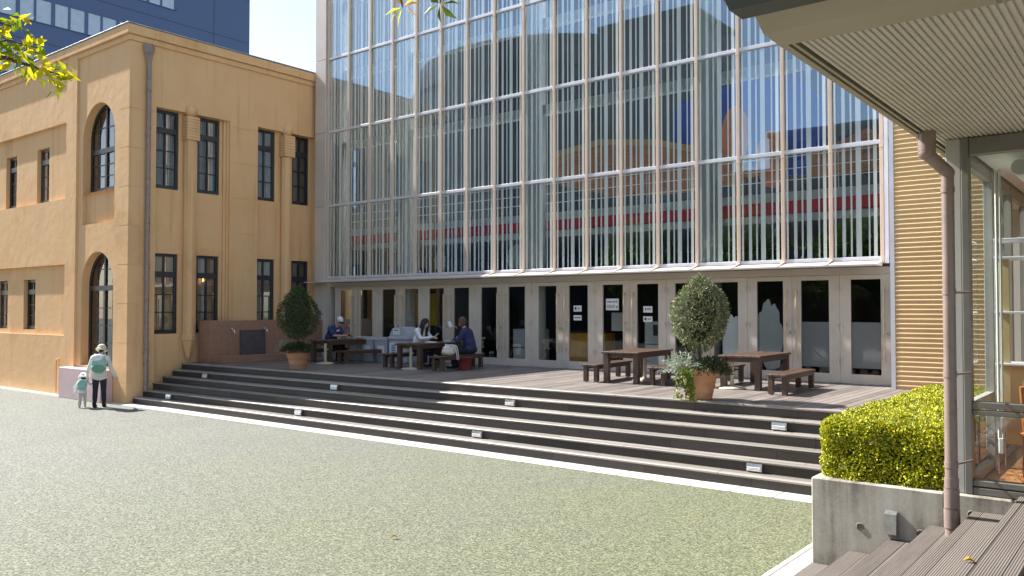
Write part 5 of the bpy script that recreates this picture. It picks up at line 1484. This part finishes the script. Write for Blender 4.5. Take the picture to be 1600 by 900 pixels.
# things on and under the tables
TZ = DECK + .642
cu = empty('paper_cup', (-18.72, 16.28, TZ), label='pale paper cup on the table of the man in a white cap', cat='cup')
w = MB(); w.lathe([(0, 0), (.030, 0), (.042, .11), (.045, .112), (.045, .118), (.040, .118), (.038, .1), (0, .1)], (-18.72, 16.28, TZ), 20); w.build('cup_wall', M['cup'], cu)
w = MB(); w.bevbox(-18.72, -18.45, 16.45, 16.75, TZ, TZ + .035, .006); tag(w.build('orange_packet', M['orange_food'], None), 'flat orange packet lying on the table of the man in a cap', 'packet')
w = MB(); w.bevbox(-.13, .13, -.10, .10, 0, .018, .004); w.bevbox(-.11, .11, -.08, .08, .0185, .026, .003)
o = tag(w.build('food_tray', M['paper'], None, local=True), 'white tray on the table between the two women', 'tray'); o.location = (-15.05, 15.75, TZ); o.rotation_euler.z = R(12)
w = MB(); w.bevbox(-.12, .12, -.16, .16, 0, .05, .006); w.bevbox(-.10, .10, -.14, .14, .0505, .062, .005)
o = tag(w.build('lunch_box', M['bin'], None, local=True), 'grey lunch box on the table before the woman in navy', 'box'); o.location = (-14.82, 16.25, TZ); o.rotation_euler.z = R(4)
bg = empty('canvas_bag', (-13.98, 15.25, DECK + .366), label='slouching white canvas tote bag on the bench beside the woman in navy', cat='bag')
w = MB(); w.ball((0, 0, .09), (.15, .20, .11), n=20); w.ball((.0, -.04, .17), (.09, .14, .08), n=18); w.ball((0, .08, .13), (.12, .12, .1), n=18)
ob = fuse(w, 'bag_body', M['canvas'], bg, .012, 2)
for v in ob.data.vertices: v.co += v.co.normalized() * .018 * mnoise.noise(v.co * 14); v.co.z = max(v.co.z, .001)
w = MB()
for s in (-1, 1): w.path([V((s * .06, -.04, .22)), V((s * .10, -.01, .27)), V((.165, .07 + .03 * s, .24)), V((.20, .10 + .03 * s, .08)), V((.205, .11 + .03 * s, -.10))], .013, 8)
w.build('handle', M['canvas'], bg, local=True)
bu = empty('red_bucket', (-13.78, 15.62, DECK), label='maroon plastic tub standing under the bench of the woman in navy', cat='tub')
w = MB(); w.lathe([(0, .01), (.15, .0), (.155, .02), (.185, .30), (.20, .302), (.20, .325), (.178, .325), (.15, .04), (0, .035)], (-13.78, 15.62, DECK), 28); w.build('tub_wall', M['red_plastic'], bu)

# ------------------------------------------------------------------ inside the pavilion
shf = empty('display_shelf', (-.8, 9.1, .965), label='metal framed shelf with glass boards and tan side inside the pavilion', cat='shelf')
w = MB()
for x in (-1.29, -.1):
    for y in (8.95, 9.35): w.tube((x, y, .966), (x, y, 3.15), .012, n=8)
w.build('frame', M['steel'], shf)
for z in (1.98, 2.46, 2.97, 3.14):
    w = MB(); w.bevbox(-1.30, -.08, 8.93, 9.37, z, z + .02, .004); w.build('shelf_board', M['transom'], shf)
w = MB(); w.bevbox(-1.27, -1.185, 9.0, 9.03, 1.5, 2.965, .004); w.bevbox(-1.27, -.12, 9.33, 9.35, 1.2, 1.97, .004); w.build('side_board', M['tan_board'], shf)
chr_ = empty('wooden_chair', (-.78, 8.70, .965), R(165), 'orange wooden chair behind the pavilion window', 'chair')
w = MB(); w.bevbox(-.24, .24, -.22, .22, .42, .46, .012); w.build('seat', M['chair_wood'], chr_, local=True)
for sx in (-1, 1):
    for sy in (-1, 1):
        w = MB(); w.tube((sx * .21, sy * .19, 0), (sx * .20, sy * .18, .42), .022, .026, n=8); w.build('leg', M['chair_wood'], chr_, local=True)
w = MB()
for sx in (-1, 1): w.tube((sx * .2, .19, .46), (sx * .2, .25, .86), .022, n=8)
for z in (.58, .70, .82): w.bevbox(-.2, .2, .21, .245, z - .03, z + .03, .008)
w.build('backrest', M['chair_wood'], chr_, local=True)
tbl = empty('round_table', (-.2, 8.6, .965), 0, 'white topped small table beside the orange chair inside the pavilion', 'table')
w = MB(); w.lathe([(0, .70), (.4, .70), (.41, .715), (.4, .73), (0, .73)], n=28); w.build('top', M['int_white'], tbl, local=True)
w = MB(); w.lathe([(0, 0), (.25, 0), (.25, .02), (.03, .05), (.03, .70), (0, .70)], n=20); w.build('pedestal', M['steel'], tbl, local=True)

# ------------------------------------------------------------------ light, sky, camera
wd = bpy.data.worlds.new('World'); SC.world = wd; wd.use_nodes = True
nt = wd.node_tree; nt.nodes.clear()
sky = nt.nodes.new('ShaderNodeTexSky'); sky.sky_type = 'NISHITA'; sky.sun_disc = False
S = Vector((-9.9, -1.05, 9.2)).normalized()      # towards the sun
sky.sun_elevation = math.asin(S.z); sky.sun_rotation = math.atan2(S.x, S.y)
sky.air_density = 1.0; sky.dust_density = .7; sky.ozone_density = 1.0
bg_ = nt.nodes.new('ShaderNodeBackground'); bg_.inputs['Strength'].default_value = .098
ow = nt.nodes.new('ShaderNodeOutputWorld'); hs = nt.nodes.new('ShaderNodeHueSaturation'); hs.inputs['Saturation'].default_value = .82; nt.links.new(sky.outputs[0], hs.inputs['Color']); nt.links.new(hs.outputs[0], bg_.inputs[0]); nt.links.new(bg_.outputs[0], ow.inputs[0])
ld = bpy.data.lights.new('sun', 'SUN'); ld.energy = 5.0; ld.angle = R(.5); ld.color = (1, .965, .91)
lo = bpy.data.objects.new('sun', ld); COL.objects.link(lo); lo.rotation_euler = (-S).to_track_quat('-Z', 'Y').to_euler(); lo.location = (-20, -5, 40)
cd = bpy.data.cameras.new('camera'); cd.sensor_width = 36; cd.lens = 1309.5 / 1600 * 36; cd.clip_end = 900; cd.clip_start = .05
co_ = bpy.data.objects.new('camera', cd); COL.objects.link(co_); co_.location = (0, 0, 2.5); co_.rotation_euler = (R(90 + 1.46), 0, R(38.196))
SC.camera = co_
SC.view_settings.view_transform = 'Standard'; SC.view_settings.look = 'None'; SC.view_settings.gamma = 1; SC.view_settings.exposure = 1.35
SC.cycles.use_denoising = True
SC.cycles.max_bounces = 10; SC.cycles.transparent_max_bounces = 24; SC.cycles.diffuse_bounces = 4; SC.cycles.glossy_bounces = 4
SC.cycles.sample_clamp_indirect = 6; SC.cycles.caustics_reflective = False; SC.cycles.caustics_refractive = False
SC.cycles.blur_glossy = 1
